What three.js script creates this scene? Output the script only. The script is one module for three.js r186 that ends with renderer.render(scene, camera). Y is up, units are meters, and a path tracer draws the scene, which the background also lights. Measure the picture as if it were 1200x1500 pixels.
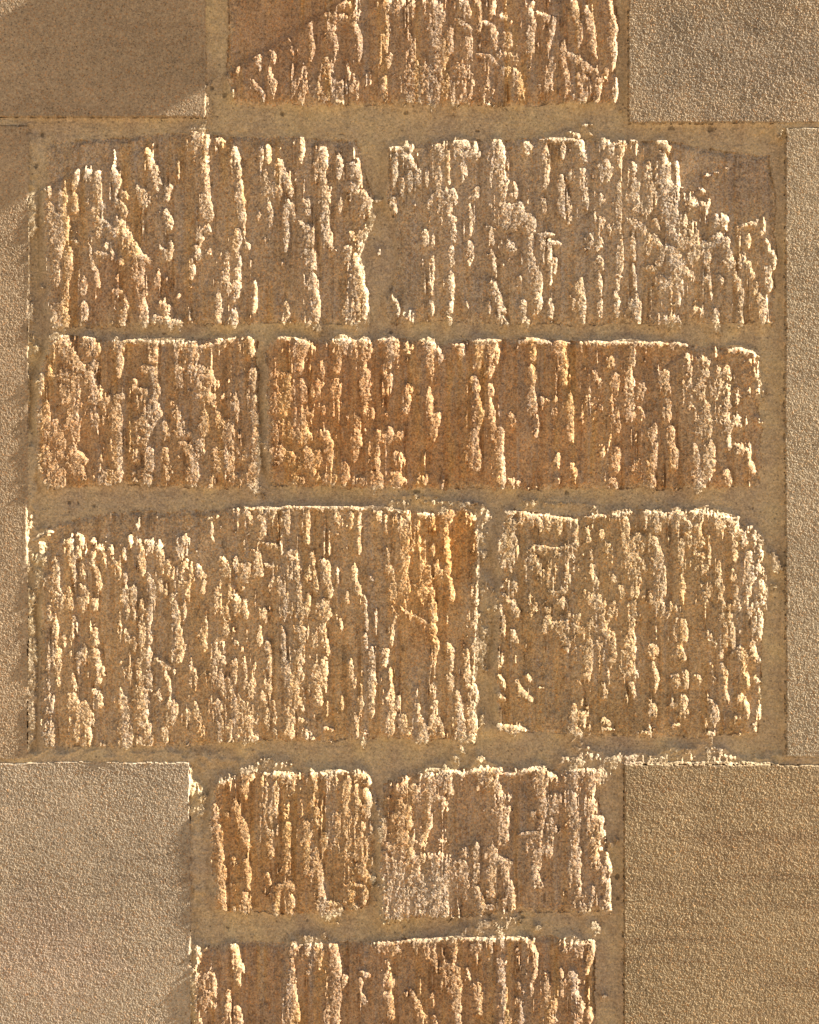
import * as THREE from 'three';

// ------------------------------------------------------------------ camera, sky, sun, exposure
// 1 photograph pixel on the wall plane = 0.75 mm; the middle of the picture (600, 750) lies 1.5 m above the ground.
const MM = 0.00075, EYE = 1.5;
const PX = (x) => (x - 600) * MM, PY = (y) => EYE + (750 - y) * MM;
const scene = new THREE.Scene();
const DIST = 2.6;
const camera = new THREE.PerspectiveCamera(2 * Math.atan(750 * MM / DIST) * 180 / Math.PI, 819 / 1024, 0.05, 600);
camera.position.set(0, EYE, DIST);
camera.lookAt(0, EYE, 0);
camera.updateMatrixWorld(true);

const renderer = new THREE.WebGLRenderer({ antialias: true });
renderer.toneMapping = THREE.LinearToneMapping;
renderer.toneMappingExposure = 3.85;
renderer.shadowMap.enabled = true;
renderer.shadowMap.type = THREE.PCFSoftShadowMap;

const RAKE = 0.62;                      // fall of the sun's path along the wall: 0.62 down for 1 to the left
const GRAZE = 3.4 * Math.PI / 180;      // the sun stands this far out of the wall's plane
const TAN = Math.tan(GRAZE);
const inPlane = Math.atan(RAKE);
const sunDir = new THREE.Vector3(Math.cos(inPlane) * Math.cos(GRAZE), Math.sin(inPlane) * Math.cos(GRAZE), Math.sin(GRAZE));
const sun = new THREE.DirectionalLight(new THREE.Color().setRGB(1, 0.93, 0.835), 5);
sun.position.copy(sunDir).multiplyScalar(6).add(new THREE.Vector3(0, EYE, 0));
sun.target.position.set(0, EYE, 0);
sun.castShadow = true;
sun.shadow.mapSize.set(4096, 4096);
Object.assign(sun.shadow.camera, { left: -2, right: 2, top: 2, bottom: -2, near: 0.1, far: 14 });
sun.shadow.bias = -0.0004;
sun.shadow.radius = 2;                  // a hazy sun: soft-edged shade
scene.add(sun, sun.target);

{ // pale hazy evening sky, air only
  const W = 256, H = 128, d = new Float32Array(W * H * 4);
  for (let j = 0; j < H; j++) {
    const el = ((j + 0.5) / H - 0.5) * Math.PI;
    const t = Math.max(0, Math.sin(el)), h = Math.pow(1 - t, 3);
    for (let i = 0; i < W; i++) {
      const az = ((i + 0.5) / W - 0.5) * 2 * Math.PI;
      const dx = Math.cos(el) * Math.cos(az), dy = Math.sin(el), dz = Math.cos(el) * Math.sin(az);
      const c = Math.max(0, dx * sunDir.x + dy * sunDir.y + dz * sunDir.z);
      const aure = 2.8 * Math.pow(c, 4);        // the bright haze round a low sun
      const k = 0.08 * (1 + aure);
      const o = (j * W + i) * 4;
      d[o] = k * (0.60 + 0.38 * h); d[o + 1] = k * (0.74 + 0.22 * h); d[o + 2] = k * (1.02 - 0.10 * h); d[o + 3] = 1;
    }
  }
  const sky = new THREE.DataTexture(d, W, H, THREE.RGBAFormat, THREE.FloatType);
  sky.mapping = THREE.EquirectangularReflectionMapping;
  sky.magFilter = sky.minFilter = THREE.LinearFilter;
  sky.needsUpdate = true;
  scene.background = sky; scene.environment = sky;
}

const FINE = 1.28;                      // grid spacing inside the picture, in photograph pixels
// ------------------------------------------------------------------ noise
function hash(i, j, s) {
  let h = Math.imul(i, 374761393) ^ Math.imul(j, 668265263) ^ Math.imul(s, 1442695041);
  h = Math.imul(h ^ (h >>> 13), 1274126177); h ^= h >>> 16;
  h = Math.imul(h, 2246822519); h ^= h >>> 15;
  return (h >>> 0) / 4294967296;
}
function vnoise(x, y, s) {              // value noise, -1..1
  const i = Math.floor(x), j = Math.floor(y);
  let u = x - i, v = y - j; u = u * u * (3 - 2 * u); v = v * v * (3 - 2 * v);
  const a = hash(i, j, s), b = hash(i + 1, j, s), c = hash(i, j + 1, s), d = hash(i + 1, j + 1, s);
  return 2 * (a + (b - a) * u + (c - a + (a - b - c + d) * u) * v) - 1;
}
function fbm(x, y, s, o = 4) { let f = 0, a = 0.5, n = 0; for (let k = 0; k < o; k++) { f += a * vnoise(x, y, s + k * 17); n += a; a *= 0.5; x = x * 2.03 + 7.1; y = y * 2.03 + 3.7; } return f / n; }
const clamp = (x, a = 0, b = 1) => x < a ? a : x > b ? b : x;
const sstep = (a, b, x) => { const t = clamp((x - a) / (b - a)); return t * t * (3 - 2 * t); };
const lerp = (a, b, t) => a + (b - a) * t;

// ------------------------------------------------------------------ the pieces of the wall (photograph pixels on the wall plane)
// rough tooled stones: outline, face level in mm, colour, label
const ROUGH = [
  { k: 'T', p: [[334, -64], [900, -66], [907, 40], [904, 100], [908, 150], [860, 152], [700, 153], [520, 152], [400, 153], [345, 152], [332, 120]], lv: 0, c: [.40, .27, .155], lab: 'brown rough stone above the panel, between two smooth blocks' },
  { k: 'A', p: [[68, 208], [180, 200], [280, 192], [310, 198], [430, 198], [520, 206], [532, 232], [546, 290], [538, 330], [524, 370], [540, 430], [538, 466], [520, 474], [400, 474], [300, 476], [180, 478], [75, 478], [68, 400], [64, 300]], lv: -1, c: [.43, .312, .188], lab: 'brown rough stone with deep ridges and a bulging right edge' },
  { k: 'B', p: [[570, 216], [640, 205], [800, 202], [980, 205], [1040, 216], [1128, 226], [1138, 300], [1137, 400], [1134, 472], [1040, 474], [900, 474], [740, 476], [640, 470], [570, 476], [564, 440], [584, 390], [580, 340], [566, 280]], lv: -1.3, c: [.46, .35, .22], lab: 'greyish tan rough stone with many fine ridges and a smooth corner' },
  { k: 'C', p: [[76, 500], [92, 490], [150, 496], [230, 500], [300, 496], [360, 492], [376, 500], [376, 580], [380, 640], [376, 712], [320, 716], [260, 712], [180, 710], [80, 716], [58, 700], [54, 620], [58, 545]], lv: -1.2, c: [.42, .275, .142], lab: 'small orange-brown rough stone with crumbly pitted face' },
  { k: 'D', p: [[392, 505], [410, 493], [450, 498], [580, 495], [640, 505], [700, 498], [780, 496], [900, 500], [985, 500], [1030, 508], [1080, 510], [1108, 516], [1114, 530], [1116, 620], [1114, 712], [1030, 718], [900, 716], [740, 718], [600, 716], [480, 714], [395, 712], [390, 620]], lv: -0.2, c: [.42, .265, .135], lab: 'long rust-orange rough stone, paler at one end' },
  { k: 'E', p: [[70, 770], [150, 752], [300, 748], [360, 742], [520, 742], [590, 750], [680, 746], [698, 760], [700, 850], [698, 960], [698, 1080], [640, 1086], [560, 1082], [480, 1088], [380, 1086], [260, 1096], [150, 1094], [64, 1096], [58, 1000], [62, 880]], lv: -0.9, c: [.478, .338, .186], lab: 'largest rough stone, golden tan with close vertical ridges' },
  { k: 'F', p: [[738, 760], [755, 748], [820, 756], [900, 750], [1000, 746], [1060, 752], [1100, 775], [1116, 810], [1122, 900], [1114, 1000], [1112, 1078], [1020, 1080], [900, 1082], [800, 1076], [730, 1072], [728, 960], [732, 860]], lv: -1, c: [.46, .326, .176], lab: 'ochre rough stone with a flaked patch near its top corner' },
  { k: 'G', up: 1, p: [[312, 1150], [340, 1136], [370, 1130], [440, 1134], [530, 1128], [544, 1140], [546, 1200], [548, 1260], [540, 1330], [460, 1340], [380, 1338], [314, 1334], [308, 1240]], lv: 0, c: [.42, .278, .14], lab: 'small orange rough stone beside the chalky one' },
  { k: 'H', p: [[562, 1150], [600, 1134], [640, 1130], [720, 1124], [800, 1126], [880, 1128], [876, 1170], [890, 1230], [896, 1280], [896, 1334], [840, 1340], [720, 1338], [660, 1346], [562, 1346], [556, 1250]], lv: 0, c: [.41, .29, .175], lab: 'pale tan rough stone with a chalky white lower corner' },
  { k: 'I', p: [[286, 1392], [330, 1382], [420, 1382], [470, 1380], [560, 1378], [640, 1374], [780, 1374], [868, 1378], [874, 1400], [872, 1460], [876, 1596], [600, 1600], [290, 1598], [284, 1480]], lv: -0.7, c: [.38, .25, .14], lab: 'brown rough stone below the panel with wide flat grooves' },
];
const R = (x0, y0, x1, y1) => [[x0, y0], [(x0 + x1) / 2, y0 + 2], [x1, y0], [x1 - 2, (y0 + y1) / 2], [x1, y1], [(x0 + x1) / 2, y1 - 2], [x0, y1], [x0 + 2, (y0 + y1) / 2]];
const far = [[336, -312, 652, -196], [668, -314, 902, -84], [66, -880, 480, -640], [498, -880, 1130, -640], [66, -622, 700, -352], [718, -622, 1130, -352],
  [66, 1672, 420, 1960], [438, 1672, 1130, 1960], [66, 1978, 640, 2290], [658, 1978, 1130, 2290], [300, 2322, 600, 2540], [618, 2322, 896, 2540], [300, 2558, 896, 2740]];
far.forEach((r, i) => ROUGH.push({ k: 'o' + i, p: R(...r), lv: -4, c: [[.40, .26, .14], [.38, .27, .16], [.41, .28, .15]][i % 3], far: true,
  lab: i < 6 ? 'rough tooled stone in the courses above the panel' : 'rough tooled stone in the courses below the panel' }));
// smooth dressed blocks: x0, y0, x1, y1, colour, grain height in mm, grain size in pixels
const SMOOTH = [
  { k: 'TL', r: [-420, -330, 301, 172], c: [.385, .292, .186], g: .16, s: 2.6, lab: 'smooth brown block beside the rough stone above the panel, in shade' },
  { k: 'L', r: [-420, 184, 41, 1111], c: [.385, .288, .18], g: .20, s: 2.6, lab: 'tall smooth pinkish block along the deep-ridged and crumbly stones' },
  { k: 'BL', r: [-420, 1117, 279, 1640], c: [.40, .322, .222], g: .20, s: 2.6, lab: 'smooth pinkish grey block beside the small orange stone' },
  { k: 'TR', r: [921, -330, 1620, 180], c: [.395, .305, .195], g: .34, s: 3.2, lab: 'smooth greyish block with coarse dark pits' },
  { k: 'R', r: [1151, 187, 1620, 1109], c: [.395, .315, .205], g: .24, s: 2.8, lab: 'tall smooth pale block along the fine-ridged and flaked stones' },
  { k: 'BR', r: [914, 1120, 1620, 1640], c: [.36, .268, .152], g: .25, s: 2.9, lab: 'smooth tan block with faint dark veins beside the chalky stone' },
];
for (const r of [[-420, -900, 45, -340], [1150, -900, 1620, -340], [-420, 1650, 45, 2300], [1150, 1650, 1620, 2300], [-420, 2310, 280, 2745], [915, 2310, 1620, 2745]])
  SMOOTH.push({ k: 'q', r, c: [.42, .31, .20], g: .2, s: 3, far: true, lab: 'smooth dressed block further along the panel edge' });
for (const [x0, x1] of [[-1000, -428], [1628, 2200]]) for (let i = 0, ys = x0 < 0 ? [-900, -470, 30, 480, 960, 1400, 1880, 2330, 2745] : [-900, -560, -70, 400, 830, 1290, 1760, 2240, 2745]; i < 8; i++)
  SMOOTH.push({ k: 'q', r: [x0, ys[i], x1, ys[i + 1] - 8], c: [[.42, .31, .20], [.40, .29, .18], [.44, .33, .22]][i % 3], g: .2, s: 3, far: true, lab: 'smooth dressed block in the outer bonding' });

// ------------------------------------------------------------------ ridges, crumbs and lumps, traced stroke by stroke: [origin x, origin y, enlargement, "width/fill: x,y x,y; ..."]
const TRACE = [
  [300, 0, 3.75, `12:180,420 185,350 220,320;10:155,540 160,490;22:265,280 300,310 305,380;16:360,280 385,300 385,350;16:350,370 355,420 390,450 375,550;14:265,440 290,480 330,520 325,555;18/.7:460,210 480,270 485,320;16:585,70 590,110 585,190 600,260 580,340;50/.7:545,350 540,450 540,560;40/.6:650,80 710,95 790,105;40:760,10 790,30;30/.5:840,10 840,80;40/.7:690,140 710,220 720,300;25:820,130 850,200 850,330;60/.6:690,340 680,420 690,520;40/.7:740,460 750,560;40/.5:630,490 640,560;40/.6:800,400 830,460 840,550;40/.7:1005,20 1050,40 1080,10;20:1055,30 1055,80;25:1005,90 1000,170 1000,230 1000,290;30/.8:1020,300 1010,360;30/.8:990,420 990,500 1000,550;20/.7:905,400 900,470;25:1140,10 1140,80;30/.7:1120,190 1140,260 1130,330 1120,390;70/.6:1130,420 1150,480 1130,550`],
  [600, 0, 3.75, `20:10,10 15,80;20/.7:10,230 20,350;60/.8:130,20 160,80 150,180;60/.8:170,200 175,300 160,400;25:225,150 230,230 235,280;130/.6:90,440 160,480 120,530;90/.5:40,430 40,530;35:300,20 315,75;25:270,120 325,160;35/.8:320,220 325,330;100/.5:290,380 310,470 290,540;20:375,0 390,60;22:460,0 460,70;25:400,120 460,140 470,200 470,270;20:370,300 440,310 490,360;60/.5:400,370 420,460 450,540;60/.7:520,310 570,340;50/.8:500,380 580,400 600,480 620,550;35:540,190 545,250;25/.5:520,85 550,110;25:680,10 665,50 680,110 690,140;40/.9:670,160 665,280;25:700,70 760,100;22:800,100 780,200 755,260 760,320;40/.6:775,330 765,430 780,500;28:910,10 915,90 930,170 940,240;28:970,30 995,120 1015,190 1010,260 1025,320;20:850,220 845,290 860,400 885,500;40/.6:870,300 940,340 1000,380;60/.6:930,420 970,480 940,540;30/.8:1020,380 1040,470 1030,560;60/.5:890,490 900,540;24:1105,10 1105,60 1125,150 1130,260 1125,370;25/.5:1095,220 1100,300;26:1130,430 1137,500 1128,550;30/.5:1080,390 1070,440;10/.8:870,725 910,735;12/.8:950,685 1000,680;10:990,720 1000,740;9/.8:1160,605 1164,606`],
  [30, 180, 4, `40/.7:1010,50 1080,40;26:1000,70 1100,75;60/.7:1020,110 1080,120;26:1080,160 1085,250 1085,320 1095,400;44:1085,420 1100,500 1120,560;26:1160,100 1185,110;26:745,150 765,220 780,300 805,390;30/.7:790,260 815,350;12:925,220 930,260 925,340;22:880,370 860,440;30:335,280 325,340 320,380;26:395,280 400,320;34:455,280 460,340 460,420 470,490;50/.8:470,500 450,530;26:550,250 560,300 575,340 555,430;30/.7:610,410 625,430;30:570,460 600,480 615,520;44/.9:720,410 735,460;24:160,380 170,420;44/.8:175,490 180,570;34/.9:230,410 265,430 250,480 265,570;30/.9:320,440 325,510;50/.8:220,560 260,600 250,660;60/.8:190,620 220,680 215,740;40/.9:240,700 225,780;30:205,810 215,880 220,950;36:285,740 290,820 285,910;40/.8:460,570 460,640;30:500,580 560,660;50/.8:590,590 620,660 650,720;40:660,720 690,780 740,810;56/.8:700,830 710,920 720,1000;50/.9:700,1020 725,1090 730,1190;26:850,510 880,560 885,620;24:830,730 870,790 890,710;20:810,860 805,960;26:1100,600 1050,640 1070,680;30/.8:1030,740 1045,780;24:1000,800 1015,870 1005,910;34:1165,1010 1150,1080 1165,1170;30:600,1010 620,1060 600,1150 610,1190;30/.9:545,990 590,1000;20:410,720 410,800 440,860 450,920 465,960;24/.8:440,760 500,770 540,790;30/.7:520,710 535,770;34/.7:590,800 600,820;26/.8:370,900 375,1000;24:375,1050 385,1110 370,1150;40/.7:820,1060 860,1080 870,1150;50/.8:800,1150 870,1170 920,1180;34:265,970 265,1050;60/.8:225,1080 240,1180;26:265,1080 275,1190;14:930,1010 920,1030;24/.6:1110,750 1115,770;44/.8:65,450 75,500 60,580;20/.7:90,610 60,660;14:48,460 46,600 46,800 48,1000 46,1230;24/.7:70,1040 55,1120 75,1160;20/.8:190,500 190,540;26/.6:310,690 330,700;20/.6:990,1150 1000,1165;8:125,965 132,968`],
  [300, 180, 4, `28:15,80 10,160 10,260 15,360 25,450 40,560;30:180,150 195,240 205,330;38:205,340 215,430 220,520 230,600;30/.8:190,430 200,470;26/.8:95,100 108,120;26:370,130 375,230;36/.9:350,290 365,350 360,400;30/.8:410,300 470,300 480,320;30:440,230 450,270;30/.9:400,370 440,400;24:490,350 510,410;24/.8:370,440 390,540 370,610;24:320,540 310,560;22:575,85 575,160 565,230;44:690,160 695,210 700,260;30:695,290 705,360 715,450;46/.8:705,470 715,560;30:710,610 735,680;26:790,190 795,260 790,320;40/.8:860,250 870,290;20:895,210 905,300 920,370;40/.8:860,370 890,400;34:930,400 960,460 980,540;40/.6:920,500 950,510;30:975,500 985,560 955,640;40:945,620 920,700 905,760;60:890,780 905,860 915,950 930,1050;50:915,1000 945,1080 940,1150;90/.6:890,1080 910,1150;22:490,450 480,560 480,650 475,750;24/.8:510,470 525,580;22:560,580 580,610;34:600,620 625,700;26/.8:605,460 605,520;50:620,770 630,850;38:630,880 650,970 655,1060 665,1150;50/.8:650,1180 660,1190;30/.6:795,470 790,510;24/.6:755,740 765,750;30/.6:850,650 860,670;40/.6:840,740 850,830;34:190,640 185,710;26:190,740 200,830 200,920 190,1000 165,1040;24:140,770 130,860 130,930 150,990;34:80,1010 75,1090 85,1180;50/.8:170,1110 180,1170;30/.8:290,930 295,1000 290,1110;34/.7:470,1050 485,1120 470,1170;26/.6:820,1110 830,1150;24:250,720 255,730;16:990,460 1030,455;12:1025,745 1027,770;20/.7:20,600 25,640`],
  [560, 180, 4, `18:145,110 150,150;20/.8:50,150 140,145;18:80,180 80,260 75,360;22/.9:65,440 80,520;30:130,190 170,220 185,260;24:165,280 160,340 163,405;24:215,280 212,350;18/.7:115,330 118,380;16/.7:265,290 265,370;60/.7:340,140 350,200;26:335,260 330,340 325,430;24/.8:385,160 390,280 390,350;70/.6:460,130 500,150;30:490,180 560,185;30/.8:540,120 560,170;24:470,230 490,290 470,340;70/.7:680,130 690,220;50/.7:675,230 680,330;80/.6:700,310 690,420;70/.6:690,470 700,560;36:735,490 730,580;26:775,350 785,440;24:560,380 550,430 510,440;30/.8:375,380 385,430 395,530;24/.8:420,400 430,460;16:395,540 430,560 390,590;24:515,480 525,560 520,660;40/.8:515,700 520,780 505,830;60/.8:800,490 790,560;60:850,560 865,590;20/.8:940,460 950,520;26:960,120 970,200 970,300 960,380;22:1060,120 1060,200;30:1050,310 1050,400 1050,490 1070,570;20/.6:1100,300 1105,340;20/.7:1090,440 1100,520;40/.8:1170,120 1180,220;50/.7:1180,290 1180,360;36/.8:1180,400 1195,470;20:930,98 1060,95 1140,98;30/.7:1120,60 1150,70;26/.9:840,120 870,140;16:920,655 1010,655;24:870,620 875,700 870,780;34/.8:880,790 885,850;40/.8:910,890 915,970;34:910,1000 920,1060 905,1110;18:980,680 985,800 990,950;26/.8:1010,800 1015,870;24/.8:1000,700 1040,710;20/.7:930,680 935,740;24:985,1030 995,1140;28:1165,910 1165,1010 1170,1100 1185,1170;18:640,640 655,700;16:640,740 660,840 665,900;50/.7:640,940 660,990;28:680,1000 695,1070 720,1110;40/.8:700,1150 720,1185;20/.6:625,1050 625,1110;16:295,650 300,720;30/.7:255,640 255,710;20:300,780 300,860 290,930 295,1010;30/.8:290,1050 290,1110;26/.7:425,600 430,700;22:405,720 405,830;22:405,870 415,950 415,1040;28/.9:405,1060 395,1120;16:400,1150 400,1180;16:60,1010 95,1070 98,1130;34/.6:180,1110 180,1170;10:493,1050 500,1090;30/.7:830,1050 830,1110;40/.6:830,1150 860,1180;20/.7:810,910 810,960;30/.6:710,600 720,620;26/.6:620,610 650,630;26/.6:760,710 770,740;14/.6:710,830 715,835;30/.5:1100,570 1120,560;20/.7:270,500 290,440 320,420`],
  [850, 180, 4, `26:10,110 15,170;40/.8:140,110 175,140 170,180;40/.6:320,110 330,140;40/.6:230,110 260,130;30:500,110 515,140;20:460,110 510,115;24:120,240 130,310 120,350;30/.8:150,210 180,290 160,340;24:230,200 235,260;24:225,340 230,430 230,500 240,570;30/.7:300,240 320,280;30:320,330 325,410 340,520;60/.6:310,450 330,500;34/.8:400,230 405,330 415,430;34/.9:405,440 400,490 380,525;60/.7:490,230 500,310;34:505,320 520,370;22:570,220 575,310 585,370;110/.6:530,400 560,440 520,490;30/.8:490,180 490,210;60/.7:640,470 670,475;26:720,460 740,500 760,450;14:715,390 725,400;12:750,300 760,305;10:800,285 812,290;10:858,262 866,265;24/.8:800,540 810,600;30/.9:850,550 850,590;40/.7:820,660 840,680;70/.6:560,550 600,570;36:510,560 540,640 575,700;30:590,680 640,700 600,720;80/.6:650,600 660,660;34/.8:680,700 680,760 660,800;36:310,580 350,600 380,640;26/.9:440,570 460,630;24:400,650 410,720 400,770;30:430,660 470,720 490,760;40:510,740 560,770 575,830;24:530,770 535,850;30/.7:600,790 605,870;26/.7:640,880 660,900;24:480,780 470,820;40/.7:470,910 490,940 485,980;40/.9:570,910 580,980;24:580,1000 578,1060;30/.7:20,320 30,430;30/.6:70,420 120,430 120,480;40/.6:90,550 130,580 145,600;30/.8:220,600 225,640;40/.7:60,660 70,720;26/.7:125,680 130,720;24:235,690 235,780 240,860;24:310,680 310,740 320,800;26/.7:120,790 125,840;16:310,820 320,900 330,980;36:330,1010 335,1090 345,1170;16:110,870 120,930 120,1010;20/.9:120,1030 125,1140;16:215,920 220,970;24/.9:210,990 220,1060 220,1140;22:10,910 15,1000 20,1080 25,1160;16:225,890 240,900;70/.6:480,1150 540,1170;40/.7:570,1170 580,1190;34:740,740 750,790;12:750,820 755,900 765,960 770,1040;40/.7:720,720 770,720;30/.8:860,690 870,780;30/.8:850,820 880,800 900,860;22:910,880 930,940 945,1010 940,1100;28/.9:940,1110 945,1190;24:990,650 988,730;20/.8:960,600 1010,590;24/.8:950,830 960,770;30/.9:980,830 1010,890;30/.7:1030,940 1020,990;36:1050,1000 1070,1070 1080,1170;70/.5:1060,1050 1100,1180;20/.8:1075,580 1070,640;24/.9:1090,680 1110,760;22:1135,750 1140,800 1135,850;34/.8:1105,850 1115,950;24:790,1090 805,1130 800,1180 820,1220;30/.7:720,920 740,920;24/.6:815,900 830,920;30/.6:690,1100 710,1110;14:1165,80 1190,30;24/.6:400,850 430,855;16/.5:30,20 70,60`],
  [30, 480, 3.3333, `50/.9:190,50 215,80;60/.8:210,100 240,130;40:260,150 295,195;50/.9:340,70 365,110;30/.7:350,180 370,180;50/.8:470,70 480,110;24:490,130 490,200 480,235;16:480,70 590,60 660,62 740,60 800,55;30:655,70 655,150;24:640,210 660,270;30/.8:610,200 650,210;24/.7:765,80 765,130;26/.9:765,180 775,250 790,285;60/.8:830,90 850,140;70/.7:840,180 890,240;60/.7:910,250 940,270;16:860,95 930,85 1000,70 1050,45;40/.7:970,70 980,80;40/.9:1120,60 1135,110;24:1140,200 1140,300;20/.8:1140,340 1142,360;26:1140,380 1145,470;34:1140,480 1150,560 1150,640;44/.9:1150,650 1140,750;60/.8:1120,740 1145,780;24:100,240 105,310;20/.8:140,230 200,240;40/.8:230,240 290,240;30/.8:205,290 215,350;60/.7:260,280 270,330;40/.8:330,220 350,270 365,320;30/.8:340,360 375,350;70/.7:260,370 260,460;60/.6:350,420 360,450;44/.9:120,380 130,470;40/.9:170,460 190,520;34/.9:110,510 140,540;40/.8:250,480 270,540;50/.8:120,590 130,640;30/.9:200,540 205,620;50/.7:255,580 260,660;30:280,610 320,650;46:160,670 165,750;36:205,700 200,770;24:300,680 310,740;24/.8:90,680 95,690;34/.9:400,360 420,360;36/.9:470,350 490,340;36:470,390 475,470;34:475,480 480,560;44/.8:460,590 475,620;32:480,650 480,740;50/.8:420,720 460,740;30/.7:380,680 385,690;24/.8:560,260 565,300;50/.7:600,320 590,370;24/.9:655,310 655,345;60/.6:650,380 660,420;60/.6:570,480 610,500;50/.7:570,540 600,560;24/.8:705,470 715,520;20/.7:740,360 770,420;40/.6:780,440 780,480;24/.7:770,510 820,520;60/.7:890,320 920,330;40/.8:930,340 930,380;30/.8:895,400 910,460 900,520;30/.8:960,420 980,460;30/.9:1040,330 1055,400;60/.6:1010,490 1030,530;50/.7:1040,560 1050,600;30/.7:1070,640 1130,630;40/.7:1010,620 1020,690;40/.8:1040,740 1060,750;30/.8:955,600 965,690;30/.8:880,550 890,600;30:830,590 845,660;36:850,680 850,740;30/.7:780,570 800,570;30:630,600 640,680;30/.9:710,600 715,680;40/.7:730,690 740,700;50/.7:600,720 620,740;30/.7:560,600 570,640;24/.6:1170,540 1190,580;30/.6:60,90 80,100;50/.5:50,40 60,120;10:36,10 34,120 30,250 28,420`],
  [380, 480, 3.3333, `16:90,48 150,50 210,62;44:210,70 200,120;40/.8:190,140 195,200;30/.7:255,90 265,110;40/.7:290,180 300,200;60/.6:80,230 130,260;60/.6:140,300 140,370;30/.8:205,270 215,350;50/.7:90,340 120,420;60/.7:200,400 210,430;80/.6:110,480 150,500;40/.9:215,470 225,540;40/.7:290,280 280,330;30/.7:290,380 310,390;70/.8:230,610 240,660;40/.8:280,610 285,650;50/.7:100,600 150,630;30:340,560 350,620;20/.7:350,640 350,700;40/.7:330,730 360,730;30/.7:300,520 330,520;60/.5:200,740 220,750;60/.8:400,60 430,70;24:430,60 420,100;26:395,110 390,180 380,220;34/.8:380,260 380,330;30/.6:390,370 400,380;50/.8:520,70 530,110;24:510,120 510,190;34/.8:520,220 530,310;30/.8:530,320 530,360;40/.6:520,400 540,410;50/.8:640,60 650,100;26:645,100 635,190;30/.7:640,240 630,310;40/.7:720,90 730,100;60/.8:830,70 840,110;24:840,110 830,200;30/.6:880,120 890,150;26/.8:720,290 735,300;30:720,310 720,420;26:830,300 830,370 840,450;34/.9:850,440 855,520;20:880,420 865,490;24/.8:990,90 990,130;50/.9:1070,70 1080,90;24:1065,110 1065,190;24:1050,250 1065,300;34:1065,330 1070,420 1070,490;30:1050,510 1045,570;44:1050,600 1060,670;60/.8:1135,80 1140,150;20:1135,170 1130,240;20/.8:1130,280 1125,310;22:1130,360 1140,430 1140,540;30/.7:1170,500 1190,540;34:1180,560 1180,680 1190,770;30/.7:470,450 480,480;26:480,510 490,560;20:475,580 470,640;26/.7:580,510 590,560;28:580,570 580,680;50/.8:580,730 580,770;26:630,500 635,540;16/.7:620,420 625,450;40/.7:680,630 690,660;24/.7:680,520 680,540;60/.7:670,730 680,750;40/.8:415,680 425,740;30/.5:490,750 510,760;60/.5:800,740 820,750;16:600,58 660,55;14:780,62 840,60;14:1040,66 1180,62;16/.7:960,88 1000,90`],
  [730, 480, 2.857, `16:90,58 150,52 220,62;14:240,62 300,62;16:360,66 420,60 480,68;18:470,66 560,55 640,68 710,66;14:720,68 790,72;18:960,95 1010,95 1060,102 1090,120;18:145,80 148,130;24:140,170 145,240;26:140,260 148,340;22/.7:160,370 160,450;26/.9:265,80 275,160;20/.9:280,180 275,240;16/.7:240,290 240,370;22:300,280 305,380 300,470;20/.7:180,300 210,310;30/.8:10,440 15,480;22:10,490 12,570 15,670;20/.6:60,370 65,400;24/.7:40,640 80,650;18:250,530 250,590;26/.7:310,580 320,610;50/.5:400,210 410,290;50/.5:400,330 380,370;22/.7:470,130 475,170;24/.8:495,200 490,260;26/.7:480,310 485,370;22/.8:495,400 495,440;36:490,520 492,590;30/.7:480,640 490,660;22:560,90 560,150;26:550,170 555,260;30:550,280 555,370;40/.6:600,250 590,290;24/.7:590,340 605,380;20:655,400 650,470;16:655,490 655,530;30:645,540 650,580;26/.9:635,600 640,660;20/.6:590,550 590,630;20/.7:560,580 565,610;28/.9:700,190 700,260;24:710,310 710,380;26:720,420 725,490;26/.9:740,520 735,570;26/.7:790,120 800,190;30/.6:795,240 800,330;50/.7:860,140 860,190;50/.6:840,240 850,310;34:870,340 875,430;60/.6:850,390 850,430;24:820,490 830,570 825,660;40:885,480 890,560 870,630;24:845,630 840,680;40/.5:920,180 910,260;30/.7:960,170 960,200;30/.6:950,240 960,330;60/.5:930,350 960,420;20/.8:965,470 965,500;20:960,600 965,650;24/.5:1000,260 1000,300;50/.5:1070,140 1080,200;40/.5:1090,220 1100,300;20/.7:1015,490 1015,520;20/.7:1050,490 1050,530;20:1060,570 1070,600;30/.5:1000,380 1010,410;20/.5:1090,380 1100,400;14/.8:910,8 930,18;20/.7:435,500 440,520`],
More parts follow.
